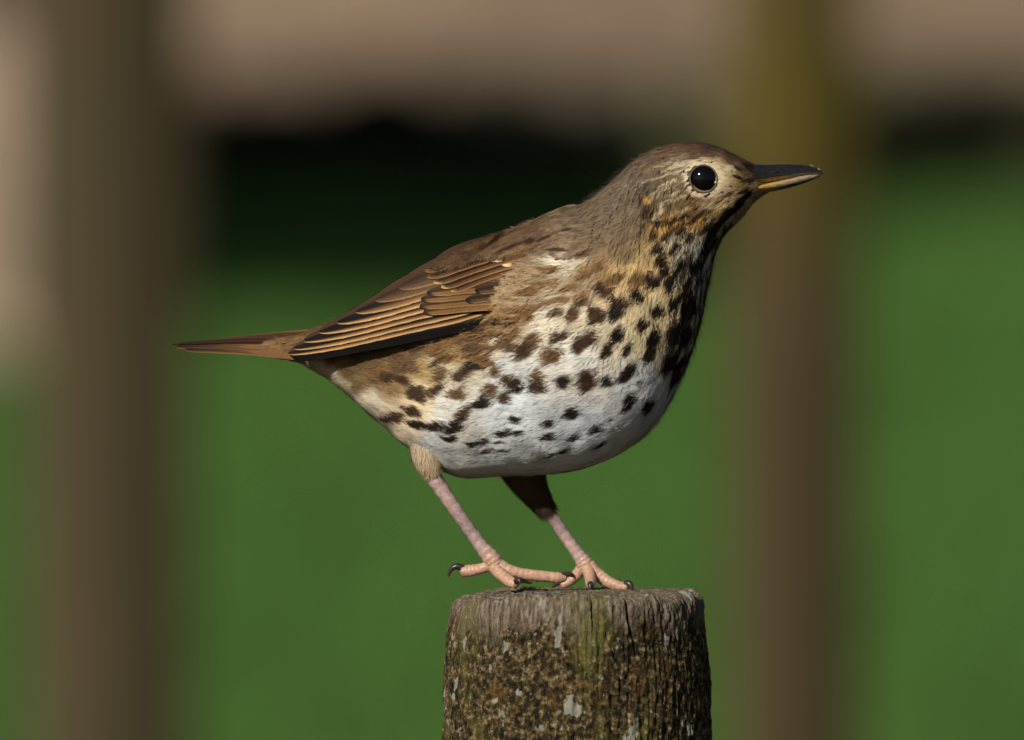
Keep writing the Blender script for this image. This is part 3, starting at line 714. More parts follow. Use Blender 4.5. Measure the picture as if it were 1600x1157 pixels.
NFL = 9
TIPS = cat_spline(np.array([(450, 552), (457, 545), (470, 535), (490, 523), (514, 510), (540, 496), (566, 481), (594, 464), (628, 446), (668, 424)], float), NFL)
ROOT = cat_spline(np.array([(786, 474), (788, 464), (792, 452), (798, 440), (806, 426), (814, 412), (822, 398), (828, 388), (834, 378)], float), NFL)
def strand_patch(name, parent, side, poly, n, len_x, slope, h_base, h_rise, colfun, seed, wratio=.27, front_fade=None, bw=1.0, nb=34):
    """soft feathers laid over the wing: fans of barbs, as on the body"""
    rg = np.random.default_rng(seed)
    poly = np.array(poly, float)
    mn, mx = poly.min(0), poly.max(0); m0 = n * 5
    q = np.column_stack([rg.uniform(mn[0], mx[0], m0), rg.uniform(mn[1], mx[1], m0)])
    ins = np.zeros(m0, bool); j = len(poly) - 1
    for i in range(len(poly)):
        a, b_ = poly[i], poly[j]
        ins ^= ((a[1] > q[:, 1]) != (b_[1] > q[:, 1])) & (q[:, 0] < (b_[0] - a[0]) * (q[:, 1] - a[1]) / (b_[1] - a[1] + 1e-9) + a[0]); j = i
    q = q[ins][:n]; n = len(q)
    sl = slope(q) + rg.normal(0, .06, n)
    d = np.column_stack([-np.cos(sl), np.sin(sl)]); c = np.column_stack([d[:, 1], -d[:, 0]])
    Lf_ = len_x(q) * rg.uniform(.8, 1.2, n); Wf_ = Lf_ * wratio
    rows = 4
    s0 = rg.uniform(0, .75, (n, nb)); tp = np.minimum(s0 + rg.uniform(.25, .45, (n, nb)), 1.0)
    lt = rg.choice([-1., 1.], (n, nb)) * np.sqrt(np.clip(1 - ((tp - .5) / .54) ** 2, .02, 1)) * rg.uniform(.2, 1, (n, nb))
    r = np.linspace(0, 1, rows)[None, None]
    al = (s0[..., None] + (tp - s0)[..., None] * r); la = lt[..., None] * r ** 1.3
    xy = q[:, None, None] + d[:, None, None] * (al * Lf_[:, None, None])[..., None] + c[:, None, None] * (la * Wf_[:, None, None])[..., None]
    h0 = h_base + rg.uniform(0, 1.4, n)[:, None, None] + h_rise * rg.uniform(.7, 1.3, n)[:, None, None] * al + .8 * (1 - la ** 2)
    if front_fade: h0 = h0 - front_fade[2] * sstep(front_fade[0], front_fade[1], xy[..., 0])
    e = 2.0
    def wy(x, y): return wing_y(x, y).reshape(x.shape)
    y0 = wy(xy[..., 0], xy[..., 1]); gx_ = (wy(xy[..., 0] + e, xy[..., 1]) - y0) / e; gy_ = (wy(xy[..., 0], xy[..., 1] + e) - y0) / e
    nr = np.stack([gx_, -np.ones_like(gx_), -gy_], -1); nr /= np.linalg.norm(nr, axis=-1)[..., None]
    C = np.stack([xy[..., 0], y0, -xy[..., 1]], -1) + nr * h0[..., None]
    Tn = np.gradient(C, axis=2); Sd = np.cross(nr, Tn); Sd /= np.linalg.norm(Sd, axis=-1)[..., None] + 1e-9
    w = (np.array([.42, .42, .32, .05])[None, None] * rg.uniform(.7, 1.2, (n, nb, 1)) * bw)[..., None]
    V = np.stack([C - Sd * w, C + Sd * w], 3)
    c3 = np.stack([d[:, 0], 0 * d[:, 0], -d[:, 1]], -1); cl = np.stack([c[:, 0], 0 * d[:, 0], -c[:, 1]], -1)
    nn = nr + c3[:, None, None] * ((al - .4) * .25)[..., None] + cl[:, None, None] * (la * .2)[..., None] + rg.normal(0, .04, (n, nb, 1, 3)); nn /= np.linalg.norm(nn, axis=-1)[..., None]
    cc = colfun(rg, q, xy, al, la)
    cc = np.clip(cc * rg.normal(1, .08, (n, 1, 1, 1)) * rg.normal(1, .10, (n, nb, 1, 1)), .004, .8)
    if side: V = V * np.array([1, -1, 1]); nn = nn * np.array([1, -1, 1])
    m_ = n * nb
    o = mesh_obj(name, g2w(V.reshape(-1, 3)) - BL, (np.arange(m_)[:, None, None] * 8 + np.array([[0, 1, 3, 2], [2, 3, 5, 4], [4, 5, 7, 6]])[None]).reshape(-1, 4), m_plum, parent,
                 cols=np.repeat(cc.reshape(m_, 4, 3), 2, 1).reshape(-1, 3), attrs={'srf': np.repeat(nn.reshape(m_, 4, 3), 2, 1).reshape(-1, 3)})
    o['kind'] = 'stuff'
    return o
def covert_col(rg, q, xy, al, la):
    n, nb, rows = al.shape
    base = np.array([lin((116, 92, 68)), lin((100, 76, 56)), lin((124, 98, 62)), lin((106, 80, 62))])[rg.integers(0, 4, n)] * 1.1
    fr = sstep(850, 900, q[:, 0])[:, None]; base = base * (1 - fr) + base_col(q[:, 0], q[:, 1]) * fr
    fb = sstep(775, 730, q[:, 0])[:, None]; base = base * (1 - fb) + lin((84, 60, 42)) * 1.1 * fb
    cc = np.broadcast_to(base[:, None, None], (n, nb, rows, 3)).copy()
    core = np.clip(1 - np.abs(la) * 2.0, 0, 1) * np.clip(al * 1.6, 0, 1) * (rg.random(n) < .6)[:, None, None]
    cc = cc * (1 - .62 * core[..., None]) + lin((62, 42, 32)) * .62 * core[..., None]
    tipk = sstep(.82, 1.0, al)[..., None] * .4; cc = cc * (1 - tipk) + lin((150, 122, 88)) * tipk
    for (x, y, a, b_, ang) in [(770, 373, 22, 3, 37), (800, 362, 14, 3, 26), (800, 394, 32, 3, 22), (831, 384, 10, 5, 20), (853, 379, 16, 3, 24), (885, 364, 12, 2.5, 20), (840, 352, 20, 2.5, 22), (870, 395, 22, 3, 4)]:
        ra = math.radians(ang); dx, dy = xy[..., 0] - x, -(xy[..., 1] - y)
        u = (dx * math.cos(ra) + dy * math.sin(ra)) / a; v = (-dx * math.sin(ra) + dy * math.cos(ra)) / b_
        m = (1 - sstep(.6, 1.1, np.hypot(u, v)))[..., None] * .85; cc = cc * (1 - m) + lin((44, 30, 22)) * m
    return cc
def plume_col(rg, q, xy, al, la):
    P_ = np.stack([xy[..., 0], body_y(xy[..., 0], xy[..., 1]).reshape(xy.shape[:3]), -xy[..., 1]], -1).reshape(-1, 3)
    b0 = colour(P_, np.repeat(rg.normal(0, 2.5, (len(P_) // 4, 1)), 4, 0) * np.array([[.8, 0, .3]]), np.zeros(len(P_))).reshape(xy.shape[:3] + (3,))
    k = (.45 * (rg.random(len(q)) < .35))[:, None, None, None] * np.clip(1 - np.abs(la) * 1.6, 0, 1)[..., None]
    return b0 * (1 - k) + lin((132, 104, 70)) * k
def coverts(wing, side):
    strand_patch('lesser_coverts', wing, side, [(712, 408), (745, 386), (772, 369), (800, 357), (850, 341), (905, 322), (930, 345), (925, 380), (905, 396), (862, 400), (836, 390), (800, 396), (765, 399), (735, 408)], 1000,
                 lambda q: np.interp(q[:, 0], [740, 900], [38, 26]), lambda q: np.interp(q[:, 0], [740, 850, 930], [.52, .42, .36]), 7.0, 1.5, covert_col, 91, front_fade=(860, 915, 6.5))
    strand_patch('breast_side_plumes', wing, side, [(868, 404), (890, 404), (896, 412), (872, 424), (846, 444), (830, 470), (815, 494), (792, 494), (796, 474), (808, 452), (826, 428), (845, 410)], 400,
                 lambda q: np.interp(q[:, 1], [390, 440, 500], [34, 36, 30]), lambda q: np.interp(q[:, 1], [390, 440, 500], [.12, .2, .3]), -2.0, 12.5, plume_col, 92, wratio=.24)
for side in (False, True):
    wing = empty('wing', (0, 0, 0), bird)
    # two near-black feathers added below to deepen the shadow under the wing
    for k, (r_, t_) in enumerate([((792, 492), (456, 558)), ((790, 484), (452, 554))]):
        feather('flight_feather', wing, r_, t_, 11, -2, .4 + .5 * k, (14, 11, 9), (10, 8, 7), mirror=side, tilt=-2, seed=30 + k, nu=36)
    for i in range(NFL):
        f_ = i / (NFL - 1)
        up = sstep(.5, .8, f_)
        tcol = np.array((140, 98, 50)) * (1 - up) + np.array((86, 64, 45)) * up
        icol = np.array((15, 11, 9)) * (1 - up) + np.array((50, 37, 27)) * up
        ecol = np.array((190, 154, 110)) * (1 - up) + np.array((132, 104, 74)) * up
        feather('flight_feather', wing, ROOT[i], TIPS[i], 15 + 5 * f_, 3 + 6 * f_, 1.5 + .75 * i, tcol, icol, mirror=side, tilt=2.0, c_edge=ecol, seed=i,
                shaft=-.70 + .35 * up, sharp=.16 + .3 * up, tipround=.32, texp=1.5, nu=44, nv=19)
    for k, (r_, t_) in enumerate([((800, 474), (662, 487)), ((802, 466), (656, 478)), ((806, 456), (658, 467)), ((812, 446), (667, 457))]):
        feather('primary_covert', wing, r_, t_, 9, 3, 7 + .5 * k, (116, 85, 50), (44, 31, 20), mirror=side, seed=40 + k, tilt=1.8, c_tip=(40, 29, 20), tipf=.05, tipround=.26, texp=1.7, c_edge=(150, 114, 70), shaft=-.15, sharp=.2, nv=17)
    for k, (r_, t_) in enumerate([((828, 456), (727, 468)), ((836, 446), (742, 453))]):
        feather('alula_feather', wing, r_, t_, 9.5, 3, 9 + .5 * k, (80, 58, 38), (40, 29, 20), mirror=side, seed=50 + k, tilt=1.8, c_edge=(132, 100, 64), c_tip=(34, 25, 18), tipf=.07, tipround=.25, nv=17, sharp=.2)
    for k, (r_, t_) in enumerate([((872, 364), (664, 423)), ((870, 374), (668, 433)), ((866, 384), (678, 441)), ((862, 394), (690, 448)), ((850, 405), (704, 453)), ((842, 416), (726, 453))]):
        feather('greater_covert', wing, r_, t_, 9.5, 5, 8 + .45 * (5 - k), (92, 65, 40), (38, 26, 18), mirror=side, seed=60 + k, c_tip=(176, 142, 94) if k in (2, 3, 4) else (120, 92, 60), tipf=.022, c_edge=(148, 110, 68), tilt=1.8, shaft=-.42, sharp=.22, tipround=.16, nv=17, texp=1.8)
    for k, (r_, t_) in enumerate([((890, 352), (716, 402)), ((894, 364), (740, 404)), ((896, 374), (764, 405)), ((896, 384), (783, 412)), ((884, 394), (807, 413))]):
        feather('median_covert', wing, r_, t_, 11, 4, 10 - k * .3, (100, 74, 54), (58, 41, 31), mirror=side, seed=70 + k, c_tip=(214, 186, 138) if k in (2, 3, 4) else (120, 94, 66), tipf=.10 if k > 1 else .05, tilt=1.5, tipround=.2, nv=17, texp=1.7)
    coverts(wing, side)

# ---- tail
tail = empty('tail', (0, 0, 0), bird)
def tail_feather(k, n=12):
    q = k / (n - 1) * 2 - 1                    # -1 near side .. 1 far side
    xs = np.linspace(0, 1, 26); v = np.linspace(-1, 1, 7)
    tipx = 268 + 22 * abs(q) ** 1.5 + (k % 3) * 4
    U_, V_ = np.meshgrid(xs, v, indexing='ij')
    px = 500 + (tipx - 500) * U_
    yc = 30 + 24 * U_ + q * (16 + 26 * U_)
    e = np.clip((U_ - .9) / .1, 0, 1)
    wv = (9 + 6 * U_) * np.sqrt(np.clip(1 - e ** 2, .01, 1))
    yy = yc + V_ * wv
    mid = 537 + 4 * U_ - 3 * np.sin(U_ * 3)
    py = mid + (2 - 19 * q) * (1 - .70 * U_) + (1 - abs(q)) * -5 * (1 - .55 * U_) + V_ * 1.2 * np.sign(q) + .8 * V_ ** 2
    py = py + V_ * wv * (-19 * (1 - .70 * U_)) / (16 + 26 * U_) * .8 + .5 * k / 12
    P = np.stack([px, yy, -py], -1)
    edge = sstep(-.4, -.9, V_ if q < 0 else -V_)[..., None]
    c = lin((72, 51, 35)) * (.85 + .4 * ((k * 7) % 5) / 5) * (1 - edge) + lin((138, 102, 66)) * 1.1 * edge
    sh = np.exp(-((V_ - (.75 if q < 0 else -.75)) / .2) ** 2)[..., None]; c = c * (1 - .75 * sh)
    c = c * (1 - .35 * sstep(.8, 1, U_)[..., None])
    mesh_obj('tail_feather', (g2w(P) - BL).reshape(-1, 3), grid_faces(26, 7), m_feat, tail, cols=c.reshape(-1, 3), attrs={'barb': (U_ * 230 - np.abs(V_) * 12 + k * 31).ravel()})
for k in range(12): tail_feather(k)

# ---- contour feathers: every feather a fan of fine barbs lying along the body
def strands(P0f, NF, length, width, lift, nb, colfun, seed, bw=1.25, spread=1.0):
    """P0f(along, lateral) -> point, normal for arrays (NF, nb*rows) given in px; returns verts, faces, cols, normals"""
area = np.linalg.norm(np.cross(Gt, Gh), axis=2)
def wing_cover(px, py):     # 1 where the folded wing hides the body
    low = wing_low(px)
    inside = (px < np.interp(py, [320, 350, 385, 410, 440, 480], [915, 910, 892, 840, 800, 770])) & (py < low - 2) & (py > 300)
    return inside
ii, jj = np.meshgrid(np.arange(NT), np.arange(NH), indexing='ij')
flen = np.interp(np.arange(NT), [0, 30, 80, 150, 200, 225, 250, 280, 310, 329], [30, 38, 50, 52, 44, 30, 18, 12.5, 9.5, 7])[:, None] * np.ones((1, NH))
dens = area / (np.minimum(flen, 40) ** 1.5)
farside = G[..., 1] > 25
dens = np.where(farside, dens * .35, dens)
dens = np.where(wing_cover(G[..., 0], -G[..., 2]) & (np.abs(G[..., 1]) > 40), dens * .25, dens)
dens[:3] = 0; dens[-2:] = 0
pr = (dens / dens.sum()).ravel()
NFE = 13200
pick = rng.choice(len(pr), NFE, p=pr)
ti = pick // NH + rng.random(NFE); hi = pick % NH + rng.random(NFE)
rootP = bil(G, ti, hi); rootN = bil(Gn, ti, hi)
Lf = flen[pick // NH, 0] * rng.uniform(.75, 1.25, NFE)
rpx, rpy = rootP[:, 0], -rootP[:, 2]
rnear = rootP[:, 1] < 25
# keep clear of the wing's sheath, eye and beak
ed = np.hypot(rpx - 1098, rpy - 280)
keep = ~(wing_cover(rpx, rpy) & (np.abs(rootP[:, 1]) > 30) & (rpy > np.interp(rpx, [440, 600, 700, 800, 880], [530, 470, 425, 385, 345])))
keep &= ~((ed < 21) & (np.abs(rootP[:, 1]) > 30))
ti, hi, rootP, rootN, Lf, rpx, rpy, ed = [x[keep] for x in (ti, hi, rootP, rootN, Lf, rpx, rpy, ed)]
nf = len(ti)
Wf = Lf * .27
# throat and upper breast carry narrow, streaky feathers
thr = np.exp(-(((rpx - 1100) / 48) ** 2 + ((rpy - 400) / 75) ** 2))
Wf = Wf * (1 - .35 * thr)
near_eye = np.exp(-((ed - 24) / 9) ** 2) * (np.abs(rootP[:, 1]) > 35)
Lf = Lf * (1 - .45 * near_eye); Wf = Wf * (1 - .3 * near_eye)
NB, ROWS = 36, 4
s0 = rng.uniform(0, .72, (nf, NB)); sd = np.where(rng.random((nf, NB)) < .5, -1., 1.)
reach = rng.uniform(.30, .50, (nf, NB))
tipl = np.minimum(s0 + reach, 1.02)
latmax = np.sqrt(np.clip(1 - ((tipl - .55) / .52) ** 2, .02, 1))
lat = sd * latmax * rng.uniform(.15, 1.0, (nf, NB))
rr_ = np.linspace(0, 1, ROWS)[None, None, :]
along = (s0[..., None] + (tipl - s0)[..., None] * rr_) * Lf[:, None, None]
latp = lat[..., None] * (rr_ ** 1.25) * Wf[:, None, None]
yaw = (rng.normal(0, .09, nf) * (1 - .5 * sstep(520, 580, rpy)))[:, None, None] + 0.10 * np.sin(rpx * .05 + rpy * .04)[:, None, None]
al2 = along * np.cos(yaw) - latp * np.sin(yaw); la2 = along * np.sin(yaw) + latp * np.cos(yaw)
la2 = la2 + rng.normal(0, .35, (nf, NB, 1)) * rr_
tlen = np.linalg.norm(bil(Gt, ti, hi), axis=1); hlen = np.linalg.norm(bil(Gh, ti, hi), axis=1)
# near the eye the feathers sweep round it
TT = ti[:, None, None] - al2 / tlen[:, None, None]
HH = hi[:, None, None] + la2 / np.maximum(hlen, .25)[:, None, None]
C0 = bil(G, TT, HH); CN = bil(Gn, TT, HH)
liftf = (rng.uniform(.2, 1.4, nf) * np.clip(Lf / 30, .35, 1.2))
zone_sh = np.exp(-(((rpx - 862) / 48) ** 2 + ((rpy - 428) / 30) ** 2)) * (np.abs(rootP[:, 1]) > 30)      # breast-side plumes over the bend of the wing
liftf = liftf + 12 * zone_sh; Lf = Lf * (1 + .35 * zone_sh)
chin = np.exp(-(((rpx - 1160) / 26) ** 2 + ((rpy - 330) / 18) ** 2)); liftf = liftf + 5 * chin * rng.random(nf)
bel = sstep(520, 580, rpy) * sstep(1060, 1000, rpx)                      # the belly lies sleeker
liftf = liftf * (1 - .55 * bel)
basel = rng.uniform(0, 1.1, nf) * (1 - .4 * bel)
hgt_ = basel[:, None, None] + liftf[:, None, None] * (along / Lf[:, None, None]) ** 1.3 + rng.normal(0, .2, (nf, NB, 1)) * rr_ + (1 - (latp / (Wf[:, None, None] + .01)) ** 2) * .6
# a few loose barbs stand off
loose = (rng.random((nf, NB, 1)) < .05) * rng.uniform(1, 10, (nf, NB, 1)) * (1 - .6 * bel)[:, None, None] * np.clip(Lf / 30, .3, 1)[:, None, None]
hgt_ = hgt_ + loose * rr_ ** 2
hgt_ = hgt_ + 3.6 * (fbm(C0 * .045, 2) - .5) * np.clip(Lf / 34, .15, 1.1)[:, None, None]
C1 = C0 + CN * hgt_[..., None]
# ribbon width direction: sideways to the strand within the surface
Tn = np.gradient(C1, axis=2); Sd = np.cross(CN, Tn); Sd /= np.linalg.norm(Sd, axis=-1)[..., None] + 1e-9
bwid = (.62 * np.clip(Lf / 30, .45, 1.1)[:, None, None] * rng.uniform(.6, 1.2, (nf, NB, 1)) * np.array([1.0, .95, .7, .08])[None, None, :])[..., None]
VA = C1 - Sd * bwid; VB = C1 + Sd * bwid
cam_n = CN + Sd * 0
Hdir = bil(Gh, ti, hi) / (hlen[:, None] + 1e-9)
Tdir = -bil(Gt, ti, hi) / (tlen[:, None] + 1e-9)
nn_ = CN + Hdir[:, None, None, :] * (la2 / (Wf[:, None, None] + .01) * .16)[..., None] + Tdir[:, None, None, :] * ((along / Lf[:, None, None] - .4) * .16)[..., None] + rng.normal(0, .035, (nf, NB, 1, 3))
und = np.stack([vnoise(C0 * .05 + o_) for o_ in (5.5, 23.1, 41.9)], -1) - .5
nn_ = nn_ + und * (.34 * np.clip(Lf / 34, .3, 1.1))[:, None, None, None]
nn_ /= np.linalg.norm(nn_, axis=-1)[..., None]
jit = np.zeros((nf, NB, ROWS, 3)); jit += Tdir[:, None, None, :] * rng.normal(0, 3.0, (nf, NB, 1, 1)) * np.clip(Lf / 30, .35, 1)[:, None, None, None]
edge = np.broadcast_to(rng.normal(0, .55, (nf, NB, 1)), (nf, NB, ROWS))
cc = colour(C0.reshape(-1, 3), jit.reshape(-1, 3), edge.ravel()).reshape(nf, NB, ROWS, 3)
# streaks: whole feathers dark or pale
def blob(x, y, rx, ry): return np.exp(-(((rpx - x) / rx) ** 2 + ((rpy - y) / ry) ** 2))
pd = np.clip(.62 * blob(1098, 415, 32, 58) + .55 * blob(1085, 480, 22, 60) + .35 * blob(1130, 360, 26, 24) + .25 * blob(1070, 400, 40, 30), 0, .7)
isd = rng.random(nf) < pd
core = np.clip(1.25 - np.abs(lat)[..., None] * 1.1 * rr_ , 0, 1) * .92
cc = np.where(isd[:, None, None, None], cc * (1 - core[..., None]) + lin((34, 24, 18)) * core[..., None], cc)
pm = np.clip(.5 * blob(1060, 345, 60, 22) + .4 * blob(1110, 330, 40, 20) + .42 * blob(1040, 295, 34, 40) + .4 * blob(1100, 240, 70, 14), 0, .6)
ism = rng.random(nf) < pm
cc = np.where(ism[:, None, None, None], cc * (1 - .6 * core[..., None]) + lin((66, 44, 26)) * .6 * core[..., None], cc)
# pale ring of tiny feathers round the eye
ex = C0[..., 0] - 1098; ey = -C0[..., 2] - 280; er = np.hypot(ex, ey * 1.02)
ring = sstep(35, 28, er + rng.normal(0, 1.6, (nf, NB, 1))) * (np.abs(C0[..., 1]) > 35)
ring = ring * (.85 + .15 * np.sin(np.arctan2(ey, ex) * 2 + .6))
cc = cc * (1 - ring[..., None]) + lin((222, 202, 164)) * 1.15 * ring[..., None]
lum = cc.mean((1, 2, 3))[:, None, None, None]; tv = np.interp(lum, [.05, .5], [.15, .05])
tint = (1 + rng.normal(0, 1, (nf, 1, 1, 1)) * tv * .8) * (1 + rng.normal(0, 1, (nf, NB, 1, 1)) * tv)
# barbs slightly darker towards the quill end
dn = (1 - rr_) * .12 + (s0[..., None] < .12) * .1
cc = np.clip(cc * np.clip(tint, .6, 1.4) * (1 - dn[..., None]), .002, .85)

nstr = nf * NB
VV = np.stack([VA, VB], axis=3).reshape(nstr, ROWS * 2, 3)
CC = np.repeat(cc.reshape(nstr, ROWS, 3), 2, 1); NNm = np.repeat(nn_.reshape(nstr, ROWS, 3), 2, 1)
q = np.array([[0, 1, 3, 2], [2, 3, 5, 4], [4, 5, 7, 6]])
FF = (np.arange(nstr)[:, None, None] * (ROWS * 2) + q[None]).reshape(-1, 4)
plum = mesh_obj('plumage', g2w(VV.reshape(-1, 3)) - BL, FF, m_plum, body, cols=CC.reshape(-1, 3), attrs={'srf': NNm.reshape(-1, 3)})
tag(plum, kind='stuff')

# ---- eye
def ellipsoid(name, c, r, mat, parent, nu=28, nv=36):
    th = np.linspace(0.001, np.pi - .001, nu); ph = np.linspace(0, 2 * np.pi, nv, endpoint=False)
    A_, B_ = np.meshgrid(th, ph, indexing='ij')
    P = np.stack([c[0] + r[0] * np.sin(A_) * np.cos(B_), c[1] + r[1] * np.sin(A_) * np.sin(B_), c[2] + r[2] * np.cos(A_)], -1)
    return mesh_obj(name, (g2w(P) - BL).reshape(-1, 3), grid_faces(nu, nv, True), mat, parent)
m_lid = simple('eyelid', (0.10, 0.08, 0.055), .7, .3, 900)
for sgn in (-1, 1):
    ey_ = body_y([1098], [280])[0] * (1 if sgn < 0 else -1)
    e = ellipsoid('eye', (1098, ey_ - sgn * 7.0, -280), (20.8, 15, 20.8), m_eye, bird)
    tt = np.linspace(0, 2 * np.pi, 41)[:-1]
    pts = np.stack([1098 + 21.2 * np.cos(tt), np.full(40, ey_ + sgn * 1.0) + 0, -280 + 21.2 * np.sin(tt)], -1)
    by = body_y(pts[:, 0], -pts[:, 2]); pts[:, 1] = np.where(sgn < 0, by - 1.5, -by + 1.5)
    cr = np.linspace(0, 2 * np.pi, 10)[:-1]
    rad_dir = np.stack([np.cos(tt), 0 * tt, np.sin(tt)], -1)
    Pr = pts[:, None, :] + 1.3 * (np.cos(cr)[None, :, None] * rad_dir[:, None, :] + np.sin(cr)[None, :, None] * np.array([0, 1., 0]) * 1.6)
    Vr = (g2w(Pr) - BL).reshape(-1, 3); Fr = grid_faces(40, 9, True)
    last = np.stack([39 * 9 + np.arange(9), 39 * 9 + (np.arange(9) + 1) % 9, (np.arange(9) + 1) % 9, np.arange(9)], -1)
    mesh_obj('eyelid', Vr, np.vstack([Fr, last]), m_lid, e)

# ---- beak
beak = empty('beak', (0, 0, 0), bird)
def mandible(name, top, bot, hw, colf, ridge):
    n = 40
    tp = cat_spline(np.array(top, float), n); bt = cat_spline(np.array(bot, float), n); w = cat_spline(np.array(hw, float)[:, None], n)[:, 0]
    ns = 28; a = np.linspace(0, 2 * np.pi, ns, endpoint=False)
    c = (tp + bt) / 2; h = (tp - bt) / 2
    ca_, sa_ = np.cos(a), np.sin(a)
    wid = np.abs(sa_) ** .8 * np.sign(sa_) * (1 - ridge * ca_)
    P = np.stack([c[:, 0:1] + h[:, 0:1] * ca_, -w[:, None] * wid, -(c[:, 1:2] + h[:, 1:2] * ca_)], -1)
    cl = colf(np.linspace(0, 1, n)[:, None] * np.ones((1, ns)), (ca_[None] * np.ones((n, 1))))
    V = (g2w(P) - BL).reshape(-1, 3)
    o = mesh_obj(name, V, grid_faces(n, ns, True), m_beak, beak, cols=cl.reshape(-1, 3))
    return o
def c_up(u, k):
    d = lin((32, 30, 30)); y_ = lin((190, 150, 40)); g_ = lin((150, 132, 110))
    low = sstep(-.4, -.8, k)[..., None]; e_ = (1 - sstep(.3, .6, u))[..., None]
    c = d * (1 - low) + (y_ * e_ + g_ * (1 - e_)) * low
    return c * 1.1
def c_lo(u, k):
    y_ = lin((176, 142, 56)); p_ = lin((148, 130, 108)); d = lin((52, 44, 40))
    e_ = sstep(.15, .5, u)[..., None]; c = y_ * (1 - e_) + p_ * e_
    dk = np.clip(sstep(.72, .95, u) + sstep(.05, -.6, k) * sstep(.2, .5, u), 0, 1)[..., None]
    return (c * (1 - dk) + d * dk) * 1.1
mandible('upper_mandible', [(1150, 272), (1175, 258), (1200, 257.5), (1225, 257), (1250, 257.5), (1270, 261), (1281, 266), (1286, 271)],
         [(1150, 294), (1175, 291), (1200, 286), (1225, 281), (1250, 275.5), (1268, 272.5), (1280, 272), (1286, 273)], [36, 29.5, 21, 15.5, 11, 7, 3.8, .8], c_up, .30)
mandible('lower_mandible', [(1150, 292), (1175, 290), (1200, 285.5), (1225, 280.5), (1250, 275), (1265, 273), (1276, 273), (1281, 273.5)],
         [(1150, 303), (1175, 304), (1200, 301), (1225, 296), (1250, 289), (1266, 283), (1277, 278), (1282, 275.5)], [37, 30.5, 20.5, 15, 10, 6, 3, .8], c_lo, -.25)
m_dark = simple('nostril_dark', (0.006, 0.005, 0.005), .8)
for sgn in (-1, 1): ellipsoid('nostril', (1209, sgn * 17.2, -269.5), (8.5, 2.6, 2.6), m_dark, beak, 10, 14)
m_soil = simple('soil', (.20, .14, .08), .95, .5, 900)
for k in range(9):
    x = 1272 + random.uniform(-6, 9)
    ellipsoid('soil_crumb', (x, random.uniform(-3, 3), -(261 + (x - 1270) * .42 + random.uniform(-1.5, 1))), (random.uniform(1, 2.4), random.uniform(1, 2.2), random.uniform(.8, 1.8)), m_soil, beak, 6, 8)

# ---- legs
def WB(p): return g2w(np.array([[p[0], p[2], -p[1]]], float))[0] - BL
def tb(name, pts, rad, mat, parent, **kw):
    return tube_obj(name, [WB(p) for p in pts], np.array(rad) / S, mat, parent, **kw)
pink = lin((184, 158, 150)); tan = lin((194, 156, 132)); grey = lin((160, 138, 136))
def claw(pts, rad, parent): return tb('claw', pts, rad, m_claw, parent, n=16, ns=8)
def toe(pts, rad, parent, ring=7): return tb('toe', pts, rad, m_leg, parent, n=84, ns=14, cols=np.array([tan, tan * 1.02, tan * .95]), ringamp=.035, ringn=ring * 1.6, wob=.26)
# near leg
yn = -48
lg = tb('leg', [(660, 712, yn), (676, 742, yn), (700, 778, yn), (728, 818, yn), (752, 852, yn), (770, 874, yn), (778, 888, yn)], [11, 13, 11.2, 10.4, 11, 14, 11.5], m_leg, bird, n=150, ns=18,
        cols=np.array([tan, pink, pink, grey, pink, tan, tan]), ringamp=.05, ringn=16, wob=.10)
toe([(776, 880, yn), (794, 890, yn - 4), (816, 895, yn - 6), (836, 898, yn - 6), (856, 900, yn - 5), (874, 901.5, yn - 4), (884, 902, yn - 4)], [11, 10, 8.6, 9, 8.4, 8.6, 5], lg, 9)
claw([(876, 898, yn - 4), (888, 896, yn - 3), (896, 899, yn - 2), (899.5, 904, yn - 2)], [5, 4.4, 2.6, .5], lg)
toe([(772, 884, yn), (784, 897, yn - 16), (796, 906, yn - 30), (807, 911, yn - 40)], [11, 9.5, 9, 7.5], lg, 5)
claw([(806, 906, yn - 42), (811, 904, yn - 48), (813, 909, yn - 53)], [5, 4.2, .8], lg)
toe([(776, 884, yn), (792, 894, yn + 18), (812, 902, yn + 34), (830, 907, yn + 44)], [10, 8.5, 8, 6.5], lg, 5)
claw([(828, 904, yn + 44), (837, 905, yn + 47), (841, 911, yn + 48)], [4, 3, .6], lg)
toe([(772, 880, yn), (754, 887, yn + 3), (736, 891, yn + 5), (722, 892.5, yn + 6)], [10, 8.5, 9.5, 8.5], lg, 5)
claw([(724, 887, yn + 6), (714, 884, yn + 6), (706, 888, yn + 6), (702, 896, yn + 6), (701, 901, yn + 6)], [5.5, 5, 3.8, 2, .4], lg)
# far leg
yf = 34
lf = tb('leg', [(838, 770, yf), (850, 792, yf), (868, 816, yf), (888, 846, yf), (904, 868, yf), (914, 882, yf), (919, 894, yf)], [10, 11, 10, 9.6, 10.5, 13.5, 12], m_leg, bird, n=150, ns=18,
        cols=np.array([tan, pink, grey, pink, pink, tan, tan]), ringamp=.05, ringn=14, wob=.10)
toe([(914, 886, yf), (902, 900, yf + 6), (890, 910, yf + 8), (878, 917, yf + 8)], [11, 9, 8, 6], lf, 5)
claw([(882, 913, yf + 8), (872, 913, yf + 8), (865, 918, yf + 8), (862, 921, yf + 8)], [4.2, 3.8, 2.2, .5], lf)
toe([(918, 888, yf), (922, 900, yf - 20), (923, 910, yf - 42), (922, 915, yf - 56)], [11, 9.5, 8.5, 7], lf, 5)
claw([(922, 912, yf - 56), (922, 913, yf - 66), (922, 922, yf - 72)], [5, 4.6, 1], lf)
toe([(920, 886, yf), (934, 899, yf - 8), (950, 910, yf - 14), (966, 916.5, yf - 18), (980, 918, yf - 22)], [11.5, 10.5, 9, 8.5, 7], lf, 7)
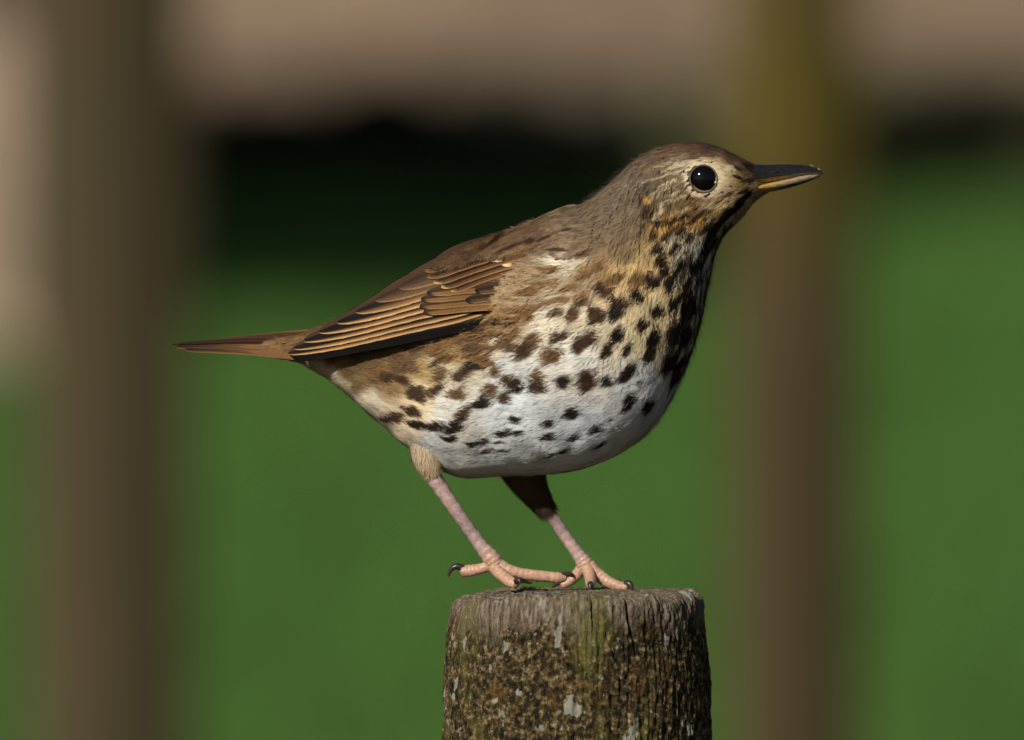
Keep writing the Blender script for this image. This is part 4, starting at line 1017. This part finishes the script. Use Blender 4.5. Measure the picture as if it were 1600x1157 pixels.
claw([(977, 913, yf - 22), (984, 913, yf - 26), (987, 920, yf - 29), (986, 927, yf - 30)], [5.2, 5, 3.4, .6], lf)
toe([(920, 888, yf), (934, 902, yf + 16), (948, 911, yf + 30), (962, 916, yf + 40)], [10, 9, 8, 6.5], lf, 5)
claw([(960, 913, yf + 40), (969, 912, yf + 44), (973, 919, yf + 46)], [4, 3.2, .5], lf)

# feathered thighs: tapered cones with the same barbs
def thigh(parent, pts, rad, c1, c2, seed):
    rg = np.random.default_rng(seed)
    d = cat_spline(np.column_stack([np.array(pts, float), np.array(rad, float)]), 40)
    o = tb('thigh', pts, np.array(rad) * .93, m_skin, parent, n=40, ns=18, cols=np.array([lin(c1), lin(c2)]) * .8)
    n = 11000
    f = rg.uniform(0, .93, n); k = f * 39; i = np.clip(k.astype(int), 0, 38); fr = (k - i)[:, None]
    th = rg.uniform(0, 2 * np.pi, n); tw = rg.normal(.1, .3, n); fl = rg.uniform(0, 3.0, n) * (.5 + fbm(np.stack([np.cos(th) * 2, np.sin(th) * 2, f * 7], -1), 2)); ln = rg.uniform(.12, .32, n)
    rows = []; nrm = []
    for r in np.linspace(0, 1, 4):
        kk = np.clip((f + ln * r) * 39, 0, 39.0); ii_ = np.clip(kk.astype(int), 0, 38); fr = (kk - ii_)[:, None]
        q = d[ii_] * (1 - fr) + d[ii_ + 1] * fr
        tg = d[ii_ + 1, :3] - d[ii_, :3]; tg = np.stack([tg[:, 0], tg[:, 2], -tg[:, 1]], -1); tg /= np.linalg.norm(tg, axis=1)[:, None]
        e1 = np.cross(tg, [0, 1., 0]); e1 /= np.linalg.norm(e1, axis=1)[:, None]; e2 = np.cross(tg, e1)
        nr = np.cos(th + tw * r)[:, None] * e1 + np.sin(th + tw * r)[:, None] * e2
        over = np.maximum(f + ln * r - 1, 0)[:, None] * 39 * np.linalg.norm(d[39, :3] - d[38, :3])
        c = np.stack([q[:, 0], q[:, 2], -q[:, 1]], -1) + tg * over + nr * (q[:, 3:4] + fl[:, None] + 3.2 * r * fl[:, None] * .6)
        rows.append(c); nrm.append(nr)
    C = np.stack(rows, 1); NN = np.stack(nrm, 1)
    Tn = np.gradient(C, axis=1); Sd = np.cross(NN, Tn); Sd /= np.linalg.norm(Sd, axis=-1)[..., None] + 1e-9
    w = (np.array([.4, .42, .3, .06])[None, :, None]) * rg.uniform(.6, 1.2, (n, 1, 1))
    V = np.stack([C - Sd * w, C + Sd * w], 2).reshape(n, 8, 3)
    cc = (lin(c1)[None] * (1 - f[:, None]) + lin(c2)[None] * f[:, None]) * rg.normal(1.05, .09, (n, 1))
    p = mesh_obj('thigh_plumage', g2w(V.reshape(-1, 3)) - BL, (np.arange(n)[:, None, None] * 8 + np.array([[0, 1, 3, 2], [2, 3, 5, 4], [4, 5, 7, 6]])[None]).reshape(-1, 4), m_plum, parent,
                 cols=np.repeat(cc, 8, 0), attrs={'srf': np.repeat(NN, 2, 1).reshape(-1, 3)})
    p['kind'] = 'stuff'
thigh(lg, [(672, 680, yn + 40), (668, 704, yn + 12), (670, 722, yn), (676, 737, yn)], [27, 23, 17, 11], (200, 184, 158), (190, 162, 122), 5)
thigh(lf, [(812, 715, yf + 4), (822, 745, yf), (836, 772, yf), (852, 796, yf)], [40, 28, 19, 11], (84, 64, 48), (56, 42, 32), 6)  # far thigh: shade under the body is put into the dark feather colours
